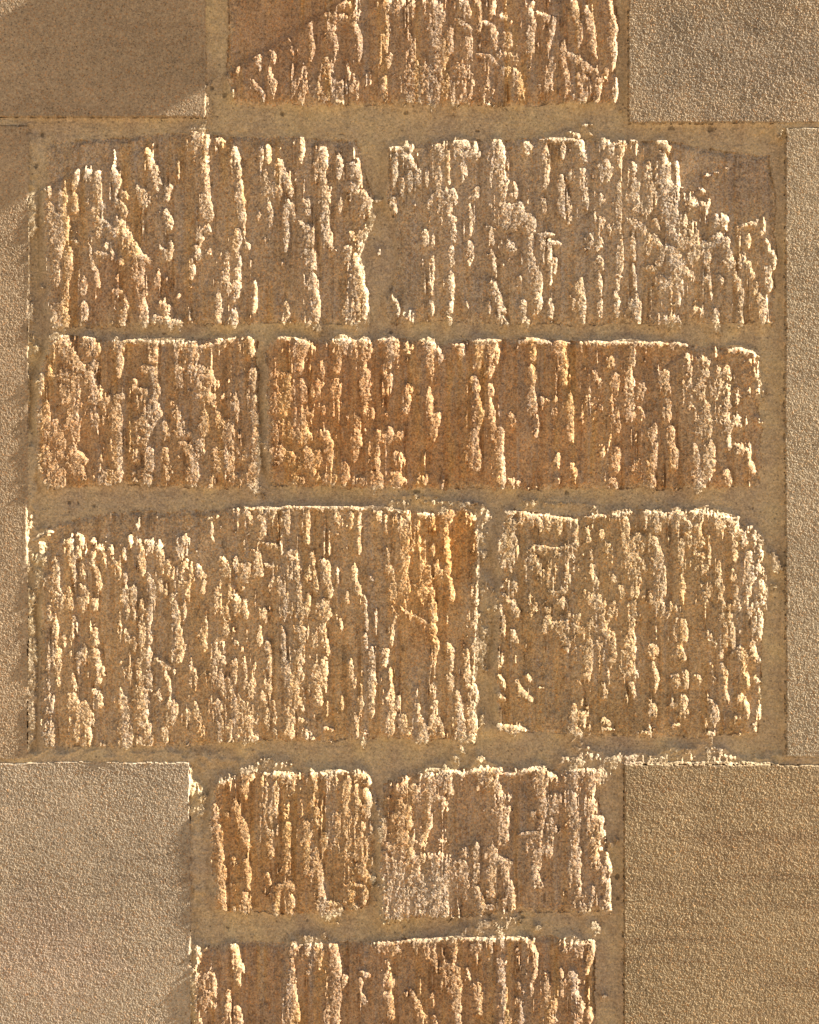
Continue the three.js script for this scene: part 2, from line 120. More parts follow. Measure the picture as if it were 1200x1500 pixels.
  [30, 730, 3.946, `14:28,90 28,250 26,400 26,600 24,800 26,1000 24,1200 28,1380;40/.7:70,110 55,170;26/.8:80,240 130,215 180,195;50/.7:120,270 125,360;40/.6:110,420 100,520;40/.5:60,300 50,420;60/.7:50,540 50,640;50/.7:50,700 60,760;50/.6:60,830 70,930;60/.6:60,960 70,1080;60/.7:50,1130 60,1250;50/.6:60,1280 60,1390;30/.8:20,1420 40,1440;22:295,210 295,300 310,400 320,470;24:340,215 355,260;18/.8:330,280 335,330;22/.7:360,380 370,460;26/.9:350,500 375,530 375,630;20:345,580 365,640;30/.8:205,340 210,430;50/.8:195,460 205,520;24:225,530 245,590 235,650;50/.6:200,560 220,600;30:280,520 285,600 290,650;30/.8:300,690 320,730;24/.9:165,630 175,690;24:205,670 210,760 210,860;44:215,880 220,960;16:220,970 225,1080;20/.7:255,790 255,860;12:165,880 165,1010;30/.7:155,1030 160,1110;36/.8:175,1130 180,1260;50/.7:165,1310 170,1430;24/.8:415,320 425,380;60/.5:460,300 470,330;22:435,400 460,460 460,530;24/.8:435,590 440,640;24/.6:415,240 420,250;26:435,760 440,840;36:435,890 445,960;26:455,980 460,1060;20/.9:475,980 480,1030;50/.6:440,1130 460,1190;20/.7:340,900 345,950;24/.8:375,880 385,920;16:300,1010 315,1060 320,1110;22:315,1130 335,1190 330,1260;22:330,1280 330,1400;24/.8:290,1140 295,1210;40:370,1190 395,1280;26:395,1300 405,1420;20/.7:360,1380 365,1420;20/.6:470,1410 490,1430;30/.8:525,270 530,380;26/.7:565,380 570,420;14/.8:603,290 605,360;20/.8:635,220 640,260;22:685,240 705,310 715,400 710,450;40/.6:750,260 755,310;24:800,240 815,330 825,430;20/.8:810,470 810,520;36/.8:920,280 920,380;30/.6:860,370 860,440;40/.8:910,430 930,490;24:740,430 765,510 775,600;30:610,510 615,600 620,700;36/.8:650,530 650,610;20:655,640 655,700;24/.8:610,760 625,840;18:655,810 665,880;16:605,440 605,470;14:710,580 705,680;22:705,690 705,770 700,850;30/.8:750,620 745,720;30:740,740 750,840;30:740,860 740,980;28:740,1000 745,1090;24/.9:680,930 690,1010 705,1070;60/.8:700,1100 710,1140;60/.8:710,1150 710,1250;60/.8:700,1260 710,1320;40/.8:740,1310 745,1420;40/.7:690,1390 700,1400;60/.5:620,950 610,1040;18:575,1100 585,1140;56:595,1170 605,1270;70/.8:600,1300 610,1400;24:635,1320 640,1430;40/.6:790,940 840,980;18:840,1000 865,1090 870,1150;50/.9:880,1190 885,1260;30/.7:860,1290 880,1310;20/.6:790,1130 810,1160;30/.7:830,1330 840,1400;24/.9:885,560 900,640;34:905,660 905,750;40/.9:910,780 920,850;24:930,870 920,930;20/.5:890,1000 895,1020`],
  [250, 730, 3.946, `14:430,60 520,50 600,58 700,50 800,52 940,52;24/.7:380,70 395,110;20/.7:450,80 470,140;34:525,80 530,150 520,230;30/.9:665,80 665,140;18:675,140 680,200;34:790,80 790,170;24:795,180 795,260;60/.6:560,80 570,100;20/.8:240,130 240,200;16/.8:250,230 255,250;20/.7:230,120 270,105;22:50,280 50,360;50/.7:70,240 100,245;70/.6:90,390 110,460;60/.6:30,420 40,480;14:40,485 115,490;24:100,490 95,570;14:85,590 85,680;30/.9:15,570 35,680;36:40,700 45,800;50/.7:50,830 60,880;20:65,890 60,930;30/.8:150,390 190,450;24:195,480 190,540;24:205,690 205,760 195,850;30:185,770 200,870;14:120,950 130,1010;14:115,1040 120,1090;14/.9:145,1030 145,1110;24/.8:145,1180 150,1320;30/.7:180,1270 180,1400;20/.6:100,1220 105,1290;30/.8:300,350 305,440;18:325,370 330,430;16:290,480 290,495;34/.9:275,520 275,640;30/.7:310,630 330,700;30:320,710 320,770;50/.5:350,540 360,570;50/.6:280,820 290,880;40/.9:280,900 295,950;50/.8:240,980 260,1040;24:285,990 300,1080 315,1160;50/.6:270,1190 290,1230;34/.8:285,1260 290,1400;20:380,340 385,420;40/.7:420,400 420,510;24/.8:445,380 440,450;26:385,580 390,650;22:430,600 440,670;20/.6:370,820 415,880;24/.9:370,930 375,1060;20:430,920 435,1010 430,1110;20:485,950 480,1030;30:480,1040 475,1150;90/.6:430,1210 450,1290;100/.6:430,1340 460,1400;40/.5:340,1060 350,1160;30/.6:340,1280 340,1400;34/.9:490,310 510,360;26:510,370 525,440;24/.6:530,260 600,270 630,300;20/.6:540,380 640,410;14:600,460 580,520;26:625,460 640,560;22/.9:665,560 660,700;20:540,640 545,720;24/.9:520,740 515,850;20:560,830 575,900;22:575,910 580,1020;16:575,1030 575,1130;20/.7:540,1060 570,1070;16:530,1120 550,1200;20:560,1210 565,1330;20/.8:595,1170 605,1280;14:600,1330 610,1380;18:640,740 655,800 655,900;16:655,900 655,940;40/.7:660,950 670,1010;30:680,1020 700,1100;26:690,1120 685,1220;40:690,1230 695,1340;26:700,1340 708,1375;60/.7:745,940 740,1010;40/.7:740,1040 745,1120;18:725,1130 730,1220;20:750,1160 765,1220;20/.6:740,1270 790,1290;60/.6:700,330 720,360;40/.7:680,400 690,440;40/.8:725,400 730,470;30/.9:735,480 740,550;36/.9:740,580 755,680;14:755,690 755,720;30/.7:800,400 805,470;24/.9:800,550 790,670;18:820,300 830,400;28:835,420 840,540;30/.7:720,740 770,750;24/.8:770,760 765,850;40/.5:730,860 740,900;60/.6:870,620 890,700;30/.8:880,720 885,800;24:900,820 910,890;24/.9:895,920 895,1000;40/.8:850,980 855,1080;30:855,1090 865,1190;14:895,1030 895,1100;24/.9:835,790 840,850;40/.8:900,390 910,480;24:920,490 925,570;14/.7:920,640 925,680;12/.8:900,1330 940,1340;30/.6:770,1340 830,1390`],
  [470, 730, 3.946, `14:0,52 120,50 240,56 360,52 420,62 500,85;16/.9:560,95 620,95;24:90,80 100,130;24:175,80 175,170;16:225,80 225,220;20:222,220 225,320;40/.6:330,80 340,110;12:375,90 380,200;14:385,290 395,370;30/.9:400,400 415,460;26:420,480 425,590;80/.7:470,140 490,200;50/.8:490,80 500,130;34:490,220 490,310;34/.9:490,330 490,430;50/.7:490,450 490,560;40/.5:490,580 490,600;40/.6:560,100 560,260;30/.5:590,290 590,400;50/.6:590,460 590,560;24/.7:650,90 655,180;16/.8:655,260 650,330;26/.8:625,400 630,480;22:640,500 650,600;34/.9:650,610 660,700;24:650,720 655,800;22:660,800 675,850 660,900;14:660,910 655,980;24/.7:715,60 720,110;24/.8:720,130 725,260;20:735,280 740,450;40/.6:700,440 740,470;20/.9:760,490 765,600;60/.7:730,80 740,90;40/.5:850,80 880,140;16:905,180 910,330;14:910,340 910,480;14:905,500 905,620;30/.7:870,640 870,740;20:900,620 895,760;24:905,800 900,940;18:905,960 890,1050;30/.9:890,1080 900,1170;50/.9:880,1190 880,1300;40/.9:880,1310 875,1390;26/.9:845,880 855,1000;24:855,1010 855,1080;24:790,1120 800,1180;40:800,1190 805,1280;40/.9:820,1290 820,1400;26/.9:740,850 765,880;20:760,890 755,990;24/.9:755,1030 750,1100;16/.6:730,680 740,740;22/.9:650,1070 660,1150;30/.9:660,1180 660,1260;30/.9:655,1270 655,1350;24:685,1270 710,1380;24/.9:560,1190 570,1290;40:580,1290 600,1390;14/.7:550,1100 555,1130;14:410,620 435,670 425,720;16:415,730 410,850;24:380,880 380,950;14:405,980 410,1060;26:410,1070 415,1160;36:410,1170 415,1260;40:405,1270 410,1340;20/.8:450,1150 445,1220;30:470,1260 490,1340;20/.8:510,1330 510,1360;12:450,625 520,670 580,700 640,740;30/.8:10,370 45,440;26:45,450 60,570;50/.7:20,610 20,680;24:15,700 20,800;40/.7:20,820 40,890;30/.8:25,930 30,1010;30/.6:20,1040 20,1100;14/.8:35,1180 35,1260;14:95,400 100,490;16:150,540 155,610;20/.9:200,390 205,470;20:210,480 210,560;24/.8:250,560 260,640;16:265,650 270,760;18:260,780 260,880;20:295,860 295,950;26:295,970 300,1060;36:300,1060 300,1150;24:300,1170 295,1270;16:175,930 180,1000;24/.9:180,1010 195,1090;14:120,1140 125,1220;24/.7:235,1150 240,1200;14:200,1240 215,1340;40/.7:240,1350 250,1420;16:110,700 125,750;16/.7:320,640 320,790;60/.5:430,30 500,40;40/.6:740,30 860,40;90/.5:930,80 950,150;50/.5:930,230 930,300;90/.5:950,500 980,560;50/.5:930,680 950,780;50/.5:930,850 930,930;40/.5:940,970 945,990;50/.4:930,1270 960,1330;40/.5:800,1450 820,1460;10:285,450 295,470`],
  [700, 730, 3.948, `60/.5:20,60 60,120;60/.5:20,220 30,320;100/.5:40,530 80,610;60/.6:30,740 40,780;40/.7:10,820 20,960;30/.5:40,980 50,990;14:160,80 220,78;18:220,80 310,100 400,110 480,120 560,130;24/.8:260,95 260,130;24/.9:305,110 310,140;24/.9:350,120 355,140;50/.7:400,110 405,150;30:470,130 470,200;24:570,130 572,200;26:570,210 570,270;60/.6:190,150 190,190;40/.8:150,230 155,300;90/.6:190,300 190,340;40/.8:145,350 140,390;20:200,220 215,240;14:290,300 340,275 420,290 480,290 540,275 570,300;30/.6:330,290 390,310;60/.5:300,330 330,390;20:320,340 322,360;60/.5:460,310 540,350;40/.6:550,350 540,430;30/.9:520,440 525,480;70/.5:400,450 420,510;24/.9:500,490 510,530;24/.8:430,550 520,530;20:490,580 485,620;30/.7:470,600 500,600;50/.5:200,490 210,530;16:150,560 180,600;24/.8:205,600 225,650;16/.8:235,650 235,690;50/.6:300,580 320,630;30/.6:290,660 310,680;14:155,680 155,800;20:205,770 225,830;20/.6:400,640 400,650;24/.9:410,690 390,760;14:390,740 430,720 500,720;60/.6:460,740 520,740;30/.8:480,770 520,840;16:510,870 520,880;30/.7:575,680 575,750;50/.7:640,560 660,580;40/.8:690,580 700,620;14:655,310 660,350;24/.8:660,400 665,440;20/.8:680,460 690,490;24/.7:630,180 640,240;14:720,190 722,220;12:620,110 740,100;40/.7:750,290 770,330;24/.6:780,430 790,480;24:820,510 840,550;50/.7:770,600 775,680;130/.5:680,760 720,840;26:780,770 790,930;40/.6:600,870 650,880;40/.7:640,920 635,1000;40/.6:750,920 760,960;26:855,120 860,200;20:860,230 860,370;40/.7:890,400 895,440;30/.6:885,530 890,560;40/.6:880,690 880,750;50/.7:880,800 890,920;24/.8:840,890 845,930;34:890,960 900,1020;20:895,1080 900,1120;26/.7:150,900 130,970;16:120,1020 150,1060 155,1110;18:120,1130 155,1165;20/.9:230,1060 260,1110;24:265,1120 310,1165;14:290,1030 305,1050;16/.6:580,1060 595,1080;16/.9:725,1070 745,1160;34/.7:555,1200 560,1290;70/.6:570,1270 600,1280;60/.7:560,1350 580,1370;16/.9:735,1280 765,1305;12:715,1335 790,1340;30:120,1320 180,1330 210,1350;20/.9:210,1320 290,1345;20:565,1440 575,1445;12:630,1440 640,1445;10:360,1090 380,1095;40/.7:760,90 850,85;40/.5:680,55 690,65;50/.5:270,30 330,30;30/.6:640,1330 650,1360;60/.5:600,1490 680,1490`],
  [910, 730, 3.946, `40/.7:10,90 50,80;60/.8:170,95 220,90;60/.8:290,95 350,100;50/.7:440,80 530,90;30/.8:560,90 680,110;30/.6:300,55 370,70;20:30,120 30,200;20:30,230 40,380;40/.8:195,130 200,180;60/.6:190,240 200,300;24:220,280 240,370;60/.6:200,370 230,420;16:250,420 255,570;60/.5:220,500 220,640;24/.9:235,630 235,670;60/.6:100,240 110,280;60/.5:80,340 120,400;60/.5:80,420 110,560;60/.5:80,620 90,680;50/.6:60,720 50,780;50/.7:60,810 50,900;60/.7:30,920 50,990;30:60,1000 80,1020;24:65,1070 80,1140;24/.8:320,130 330,220;30:350,240 350,340;24/.9:345,360 345,400;14:355,400 355,520 357,610;60/.5:300,640 350,680;50/.6:340,700 340,790;24:370,700 375,820;60/.5:330,830 340,900;20:355,880 370,930;40/.7:390,140 395,280;30/.7:450,150 455,280;40/.5:500,220 500,250;12:505,260 515,380;50/.5:460,330 470,380;24/.7:485,390 490,450;40/.6:500,510 490,600;24/.9:565,360 570,440;24:570,450 580,550;24/.6:575,560 600,650;60/.6:590,690 640,700;30/.9:600,720 605,850;24:640,720 650,860;50/.5:500,790 520,830;30/.7:520,830 600,850;50/.7:575,120 590,180;40/.9:660,150 665,220;26:655,230 660,370;40/.8:690,200 710,260;30/.6:640,420 660,480;20/.8:660,500 670,590;60/.5:750,180 770,240;40/.8:740,320 750,400;50/.8:740,410 730,480;30/.8:740,490 740,550;60/.6:800,240 810,320;40/.6:790,400 830,460;50/.7:810,480 830,560;50/.7:800,570 830,640;30/.7:810,660 800,740;30/.8:800,750 800,800;16:770,690 768,780;30/.9:755,840 770,910;30/.9:780,920 790,940;40/.6:720,590 660,620;40/.7:690,880 710,920;26:710,930 700,1010;20:720,1020 730,1080;24/.8:660,890 690,880;20:580,880 580,920;24:580,960 605,1010;26:605,1020 600,1100;24:600,1110 610,1160;40/.8:185,870 190,890;20:180,960 210,1020;24:210,1030 195,1110;30:185,1200 195,1240;40/.8:320,1040 330,1080;34/.9:375,1010 375,1090;40/.6:360,1160 370,1240;24/.8:300,1190 310,1195;16/.8:300,1320 330,1310;24/.7:440,1030 460,1050;20/.8:520,960 530,980;20:520,1170 535,1210;26:550,1200 540,1300;24:700,1140 725,1200;20:680,1150 700,1170;16:725,1200 735,1250;30/.5:650,1270 720,1270;14:770,1040 810,1070;18:800,1080 800,1180;24/.9:805,1190 800,1280;24/.6:780,1310 770,1350;30/.8:490,1370 520,1360;14:520,1370 525,1420;60/.5:880,330 910,400;50/.4:880,500 900,540;16/.6:100,1355 180,1355;70/.5:300,1470 400,1480;60/.5:480,1450 600,1480`],
  [270, 1110, 4, `50/.7:360,80 400,75;60/.4:440,35 600,40;30/.6:210,150 280,110;34:355,110 360,200;16:355,200 360,235;24/.7:470,100 480,160;20/.9:485,180 480,240;34:490,270 500,330;26:535,160 540,240;20/.9:535,260 540,340;50/.8:540,110 630,120;40/.7:640,160 640,190;24/.8:600,270 600,330;60/.6:740,90 760,110;18:770,130 775,190;34/.7:760,220 760,270;24/.8:780,290 785,400;20:800,90 880,80 960,90;60/.6:860,120 860,180;30:960,120 950,200;30/.9:945,220 945,300;60/.6:950,330 960,350;60/.7:1020,85 1070,110;24:1080,120 1090,145;26/.8:1015,170 1005,210;40/.9:1010,240 1020,260;30/.7:1010,290 1015,350;40/.8:1060,200 1090,260;30/.7:1070,280 1070,340;24:290,240 310,290 320,330;24/.9:180,280 195,350;24/.8:245,330 250,340;30/.9:310,360 340,360;40:350,390 355,440;40/.8:360,460 375,510;24/.9:470,350 480,430;30/.8:480,430 520,440;20:505,470 505,580;34:610,400 605,480;22:610,490 605,560;30:605,570 605,660;24:720,370 725,450;26:720,460 725,540;50/.5:730,600 740,720;26:765,540 790,620;30:790,640 800,720;36:800,740 805,830;30:800,850 805,890;24:825,440 825,530;34/.9:895,340 900,420;40/.7:890,440 890,510;60/.5:940,380 940,460;50/.6:960,500 950,590;40/.6:960,610 980,720;60/.6:1040,400 1050,480;60/.6:1050,510 1080,600;50/.5:1120,250 1130,340;40/.5:1000,450 1000,560;50/.9:190,410 210,480;30:215,500 220,600;26:225,620 235,730;30/.9:230,750 235,800;14:230,820 245,890;60/.6:210,790 220,820;24:365,600 380,660;28:375,670 380,770;40/.8:370,800 385,890;40/.7:330,880 360,890;24/.8:290,590 300,630;18/.9:490,680 510,730;30/.9:545,760 560,750;24:550,790 545,860;24:540,870 545,910;30/.9:625,740 635,770;20:630,800 640,870;20/.8:620,900 630,910;50/.7:860,870 850,930;34/.8:900,860 905,910;60/.6:970,790 960,830;40/.6:990,870 1000,880;14:940,745 1060,745;26:1065,760 1055,860;30/.8:1060,680 1110,710;40/.6:1030,640 1080,690;60/.7:20,170 80,190 100,240;40/.7:60,310 100,310;30/.6:20,380 30,370;14/.8:30,860 34,940 32,1000;8:900,965 904,970;40/.5:300,750 310,760`],
  [540, 1110, 3.158, `14:270,55 330,52 400,68 440,80 480,65 540,50 610,65;14:620,75 680,75 740,55 820,50;60/.7:350,70 370,80;26:375,90 380,150;50/.8:540,60 600,70;40/.8:545,90 590,130;40/.7:600,140 620,180;60/.5:640,190 630,240;44:610,260 625,310;30:625,320 630,380;40/.8:800,60 800,80;34:800,90 805,160;28:805,170 810,270;24/.8:780,80 770,130;24/.7:850,80 870,110;40/.6:870,190 840,240;30/.7:840,290 850,340;30/.7:840,360 835,440;14:700,355 740,350 800,345;60/.6:780,370 770,410;40/.8:780,430 775,500;34/.7:770,520 790,590;30/.7:760,260 765,280;24/.8:800,290 800,310;40/.7:940,60 960,90;24/.8:955,80 960,150;40/.7:945,160 945,250;40/.7:960,270 950,330;26/.9:960,350 955,400;34:960,430 965,510;36/.8:960,520 965,570;60/.6:970,600 980,640;40/.7:980,680 990,700;60/.8:1040,70 1080,80;26:1040,110 1030,170;30/.9:1025,180 1030,240;24:1030,250 1030,340;50/.6:1065,290 1070,350;40/.6:1050,380 1060,420;30/.8:1050,450 1060,500;30/.9:1105,450 1115,510;24/.7:1080,520 1090,570;30:1105,580 1110,660;40/.9:1100,670 1110,700;50/.5:1030,620 1030,680;14/.9:1125,400 1130,410;12/.8:1150,380 1154,382;20:175,100 170,160;14:145,185 145,220;24/.8:140,130 145,150;50/.8:170,230 180,290;50:140,270 145,330;60:150,360 155,420;40:180,430 210,470;60/.6:210,150 220,190;60/.6:280,90 285,180;20/.9:280,210 280,250;30/.9:285,260 285,310;50/.7:245,340 250,390;30/.7:340,190 345,220;40/.5:350,350 360,400;30/.9:65,290 65,380;20:90,400 100,410;24/.6:70,440 90,470;140/.5:110,530 140,590;100/.5:100,620 120,730;60/.6:160,640 160,740;60/.7:230,540 240,600;24:220,610 260,670;40/.6:230,690 250,720;90/.6:320,480 330,560;90/.7:320,590 325,690;16:358,450 358,560 360,680 360,725;60/.5:200,480 330,470;60/.7:430,500 440,560;20/.8:445,580 450,650;30/.7:440,430 450,460;24/.8:495,400 500,460;14:500,480 500,580;24:500,600 515,660;24:510,670 520,700;20:520,690 575,690;36:565,430 585,480;40/.8:570,500 565,560;24:565,570 570,630;24:600,470 650,490;24/.9:630,500 640,570;22:655,580 665,640;20:665,650 670,700;60/.4:550,770 680,760;30/.8:1040,775 1050,785;30/.7:910,10 980,20;100/.5:1000,20 1080,30;60/.6:1040,50 1100,80;60/.5:1130,20 1190,15;30/.7:405,5 415,10;20:520,5 530,10`],
  [270, 1340, 3.636, `14:22,10 24,120 26,200 28,300 28,400 26,500 28,580;50/.6:60,190 70,230;90/.5:70,260 80,330;90/.5:80,380 70,480;60/.6:140,330 150,400;50/.6:130,440 140,480;60/.5:60,500 70,570;20/.6:110,175 130,180;30/.9:270,170 285,240;26:285,250 285,360;16/.7:310,270 315,310;20/.9:235,400 230,460;24:230,480 230,540;30/.9:285,500 300,570;34:580,160 580,200;20:570,240 575,280;30:575,300 580,370;50/.8:570,390 580,440;60/.8:580,470 585,540;40/.8:575,560 580,580;40/.5:540,570 540,580;60/.6:640,170 650,200;40/.7:640,130 690,140;50/.7:710,160 715,220;24/.6:660,260 660,300;16/.7:740,100 760,130;36/.8:800,180 810,230;40:810,240 815,310;40/.8:805,330 810,400;40/.8:815,420 810,480;50/.9:805,490 805,570;20/.8:760,540 760,580;20/.7:860,330 850,360;20/.8:940,340 935,400;24/.7:950,310 980,320;16/.9:950,430 970,460;14:1030,155 1080,160 1190,140;60/.6:1060,170 1120,180;40/.5:1090,210 1090,280;50/.7:1080,330 1100,360;40/.9:1080,420 1100,460;24:1100,470 1108,540`],
  [590, 1340, 3.636, `14:0,145 70,130 140,135 230,125 300,120 380,130 470,130;14:560,125 620,125 690,140;50/.5:340,90 420,80;60/.5:420,60 590,50;50/.6:500,90 520,120;30/.7:60,150 70,160;60/.5:130,160 150,200;40/.6:270,150 280,180;12:285,170 275,250;60/.5:230,280 240,340;24/.9:260,270 270,340;30/.8:290,290 290,340;50/.7:285,360 290,430;34:290,440 295,510;26:290,520 300,580;30/.7:340,290 350,340;24/.9:405,370 400,430;24:410,430 415,530;26/.9:520,250 530,310;24:530,320 540,390;36/.9:540,400 540,460;30/.8:540,470 540,530;40:550,520 555,580;14:470,150 470,190;40/.6:400,170 400,200;24/.8:520,130 530,170;24/.8:680,150 700,190;18:710,200 710,280;18/.8:715,290 690,360;14:685,360 690,430;24/.7:620,370 640,420;40/.6:620,460 640,480;26/.9:625,490 630,560;20/.7:760,320 770,370;34/.8:770,380 770,430;70/.5:740,480 780,490;60/.7:780,520 800,560;14:840,290 850,330;20:840,360 850,420;60/.5:860,150 870,180;50/.7:920,140 940,190;40/.6:1000,150 1020,190;24/.9:1010,200 1000,250;16:995,260 985,310;50/.6:900,330 920,380;50/.6:910,400 930,470;40/.8:940,480 945,560;30/.8:1000,510 1000,570;14:40,400 80,460;24/.9:80,470 100,540;20/.7:155,420 160,490;16/.9:165,540 180,580;30/.7:110,540 120,570;24/.8:1030,60 1040,90;18/.8:720,70 740,70;14/.9:1080,433 1086,438;30/.7:380,380 410,420`],
  // right faces and shoulders of the smooth blocks where the sun strikes them
  [0, 0, 1, `4.5:299,122 299,150 297,172;8/.8:302,140 303,168;5:300,178 298,186;3/.85:40,292 40,420 40,560 40,606;3/.85:40,760 39,900 39,1000 38,1108;4:279,1125 279,1150;3.5:278,1350 278,1420 278,1510;6/.9:285,1150 293,1165;4:916,1119 980,1118 1050,1118 1140,1120;8/.6:930,1114 1020,1112 1080,1110;6/.6:900,1112 960,1108;8/.45:620,735 700,738;8/.45:800,738 880,742;10/.4:560,728 640,730;4/.9:1143,192 1146,184;6/.5:20,1112 38,1110`],
];
// small dark holes and dark grains in the mortar and stone: x, y, radius x, radius y
const PITS = [[1042, 188, 5, 5], [549, 1293, 3.5, 6], [327, 796, 3, 9], [310, 127, 3, 3], [329, 138, 4, 4], [52, 242, 2.5, 4], [413, 165, 3, 3], [595, 164, 3, 3], [984, 186, 6, 3], [1105, 745, 2, 2], [906, 1286, 4, 4], [906, 1318, 3, 3], [305, 985, 4, 5], [467, 1050, 5, 6], [100, 575, 2, 2], [717, 1343, 3, 3], [767, 1345, 3, 3], [450, 1350, 2, 2], [333, 1361, 3, 2], [798, 1318, 2.5, 10], [797, 1290, 2, 3], [610, 720, 6, 4], [832, 722, 4, 4], [100, 736, 3, 3], [136, 741, 2.5, 2.5], [113, 737, 2, 2.5], [573, 487, 4, 2.5], [240, 488, 3, 2.5], [590, 949, 2.5, 8], [60, 196, 4, 4], [830, 1012, 2, 2], [500, 195, 4, 1.6], [700, 190, 3, 2]];

// ------------------------------------------------------------------ the height grid over the wall (millimetres), fine in the middle, coarse outside
const X0 = -12, X1 = 1212, Y0 = -12, Y1 = 1512;
function axis(lo, a, b, hi) {
  const out = []; let s = FINE, x = a;
  const left = []; while (x > lo) { s = Math.min(24, s * 1.3); x -= s; left.push(Math.max(lo, x)); }
  left.reverse(); out.push(...left);
  const n = Math.ceil((b - a) / FINE); const i0 = out.length;
  for (let i = 0; i <= n; i++) out.push(a + i * FINE);
  s = FINE; x = a + n * FINE; while (x < hi) { s = Math.min(24, s * 1.3); x += s; out.push(Math.min(hi, x)); }
  return { v: Float64Array.from(out), i0, n: n + 1, N: out.length };
}
const AX = axis(-1000, X0, X1, 2200), AY = axis(-900, Y0, Y1, 2745);
const NX = AX.N, NY = AY.N, NF = AX.n, MF = AY.n;
const fine = (i, j) => i >= AX.i0 && i < AX.i0 + NF && j >= AY.i0 && j < AY.i0 + MF;
const idx = (i, j) => j * NX + i;

// which piece each grid point belongs to (0 = mortar) and how deep inside its outline it lies
const LABEL = new Uint8Array(NX * NY), INSIDE = new Float32Array(NX * NY);
function outlineDistance(p, x, y) {      // positive inside
  let d = 1e9, inside = false;
  for (let a = 0, b = p.length - 1; a < p.length; b = a++) {
    const [ax, ay] = p[a], [bx, by] = p[b];
    const ex = bx - ax, ey = by - ay, t = clamp(((x - ax) * ex + (y - ay) * ey) / (ex * ex + ey * ey));
    const qx = ax + t * ex - x, qy = ay + t * ey - y; d = Math.min(d, qx * qx + qy * qy);
    if ((ay > y) !== (by > y) && x < (bx - ax) * (y - ay) / (by - ay) + ax) inside = !inside;
  }
  return Math.sqrt(d) * (inside ? 1 : -1);
}
const PIECES = [null];
const rangeOf = (ax, lo, hi) => { let a = 0; while (a < ax.N - 1 && ax.v[a] < lo) a++; let b = ax.N - 1; while (b > 0 && ax.v[b] > hi) b--; return [a, b]; };
for (const s of [...ROUGH, ...SMOOTH]) {
  const id = PIECES.length; PIECES.push(s); s.id = id; s.rough = !!s.p;
  const p = s.p || [[s.r[0], s.r[1]], [s.r[2], s.r[1]], [s.r[2], s.r[3]], [s.r[0], s.r[3]]];
  const bx = [Math.min(...p.map(q => q[0])) - 8, Math.max(...p.map(q => q[0])) + 8], by = [Math.min(...p.map(q => q[1])) - 8, Math.max(...p.map(q => q[1])) + 8];
  const [ia, ib] = rangeOf(AX, ...bx), [ja, jb] = rangeOf(AY, ...by);
  s.box = [Math.max(0, ia - 3), Math.min(NX - 1, ib + 3), Math.max(0, ja - 3), Math.min(NY - 1, jb + 3)];
  for (let j = ja; j <= jb; j++) for (let i = ia; i <= ib; i++) {
    let x = AX.v[i], y = AY.v[j];
    let d;
    if (s.rough) { x += 5 * fbm(x / 26, y / 26, 3, 3) + 1.6 * vnoise(x / 4, y / 4, 5); y += 4 * fbm(x / 30, y / 30, 9, 3) + 1.6 * vnoise(x / 4, y / 4, 6); d = outlineDistance(p, x, y); }
    else {
      x += 1.7 * fbm(x / 50, y / 50, 13, 4) + .6 * vnoise(x / 4, y / 4, 15); y += 1.7 * fbm(x / 50, y / 50, 19, 4) + .6 * vnoise(x / 4, y / 4, 16);
      d = Math.min(x - s.r[0], s.r[2] - x, y - s.r[1], s.r[3] - y);
    }
    const o = idx(i, j);
    if (d > 0) { LABEL[o] = id; INSIDE[o] = d; }
  }
}

// how strongly each point is part of a ridge, crumb or shoulder
const RIDGE = new Float32Array(NX * NY);
function stroke(ax, ay, bx, by, w, m) {
  const r = w / 2, R2 = r * 2.3 + 2;
  const i0 = Math.max(AX.i0, AX.i0 + Math.floor((Math.min(ax, bx) - R2 - X0) / FINE)), i1 = Math.min(AX.i0 + NF - 1, AX.i0 + Math.ceil((Math.max(ax, bx) + R2 - X0) / FINE));
  const j0 = Math.max(AY.i0, AY.i0 + Math.floor((Math.min(ay, by) - R2 - Y0) / FINE)), j1 = Math.min(AY.i0 + MF - 1, AY.i0 + Math.ceil((Math.max(ay, by) + R2 - Y0) / FINE));
  const ex = bx - ax, ey = by - ay, l2 = ex * ex + ey * ey + 1e-6;
  for (let j = j0; j <= j1; j++) for (let i = i0; i <= i1; i++) {
    const x = AX.v[i], y = AY.v[j], t = clamp(((x - ax) * ex + (y - ay) * ey) / l2);
    const cx = ax + t * ex - x, cy = ay + t * ey - y, d = Math.hypot(cx, cy), side = d > 0 ? clamp(.5 + (cy - cx) / d * .8) : .5;   // 1 towards the sun, 0 behind
    const f = m * lerp(clamp(1.02 - .5 * d / r), clamp(1.7 - 1.3 * d / r), side), o = idx(i, j);
    if (f > RIDGE[o]) RIDGE[o] = f;
  }
}
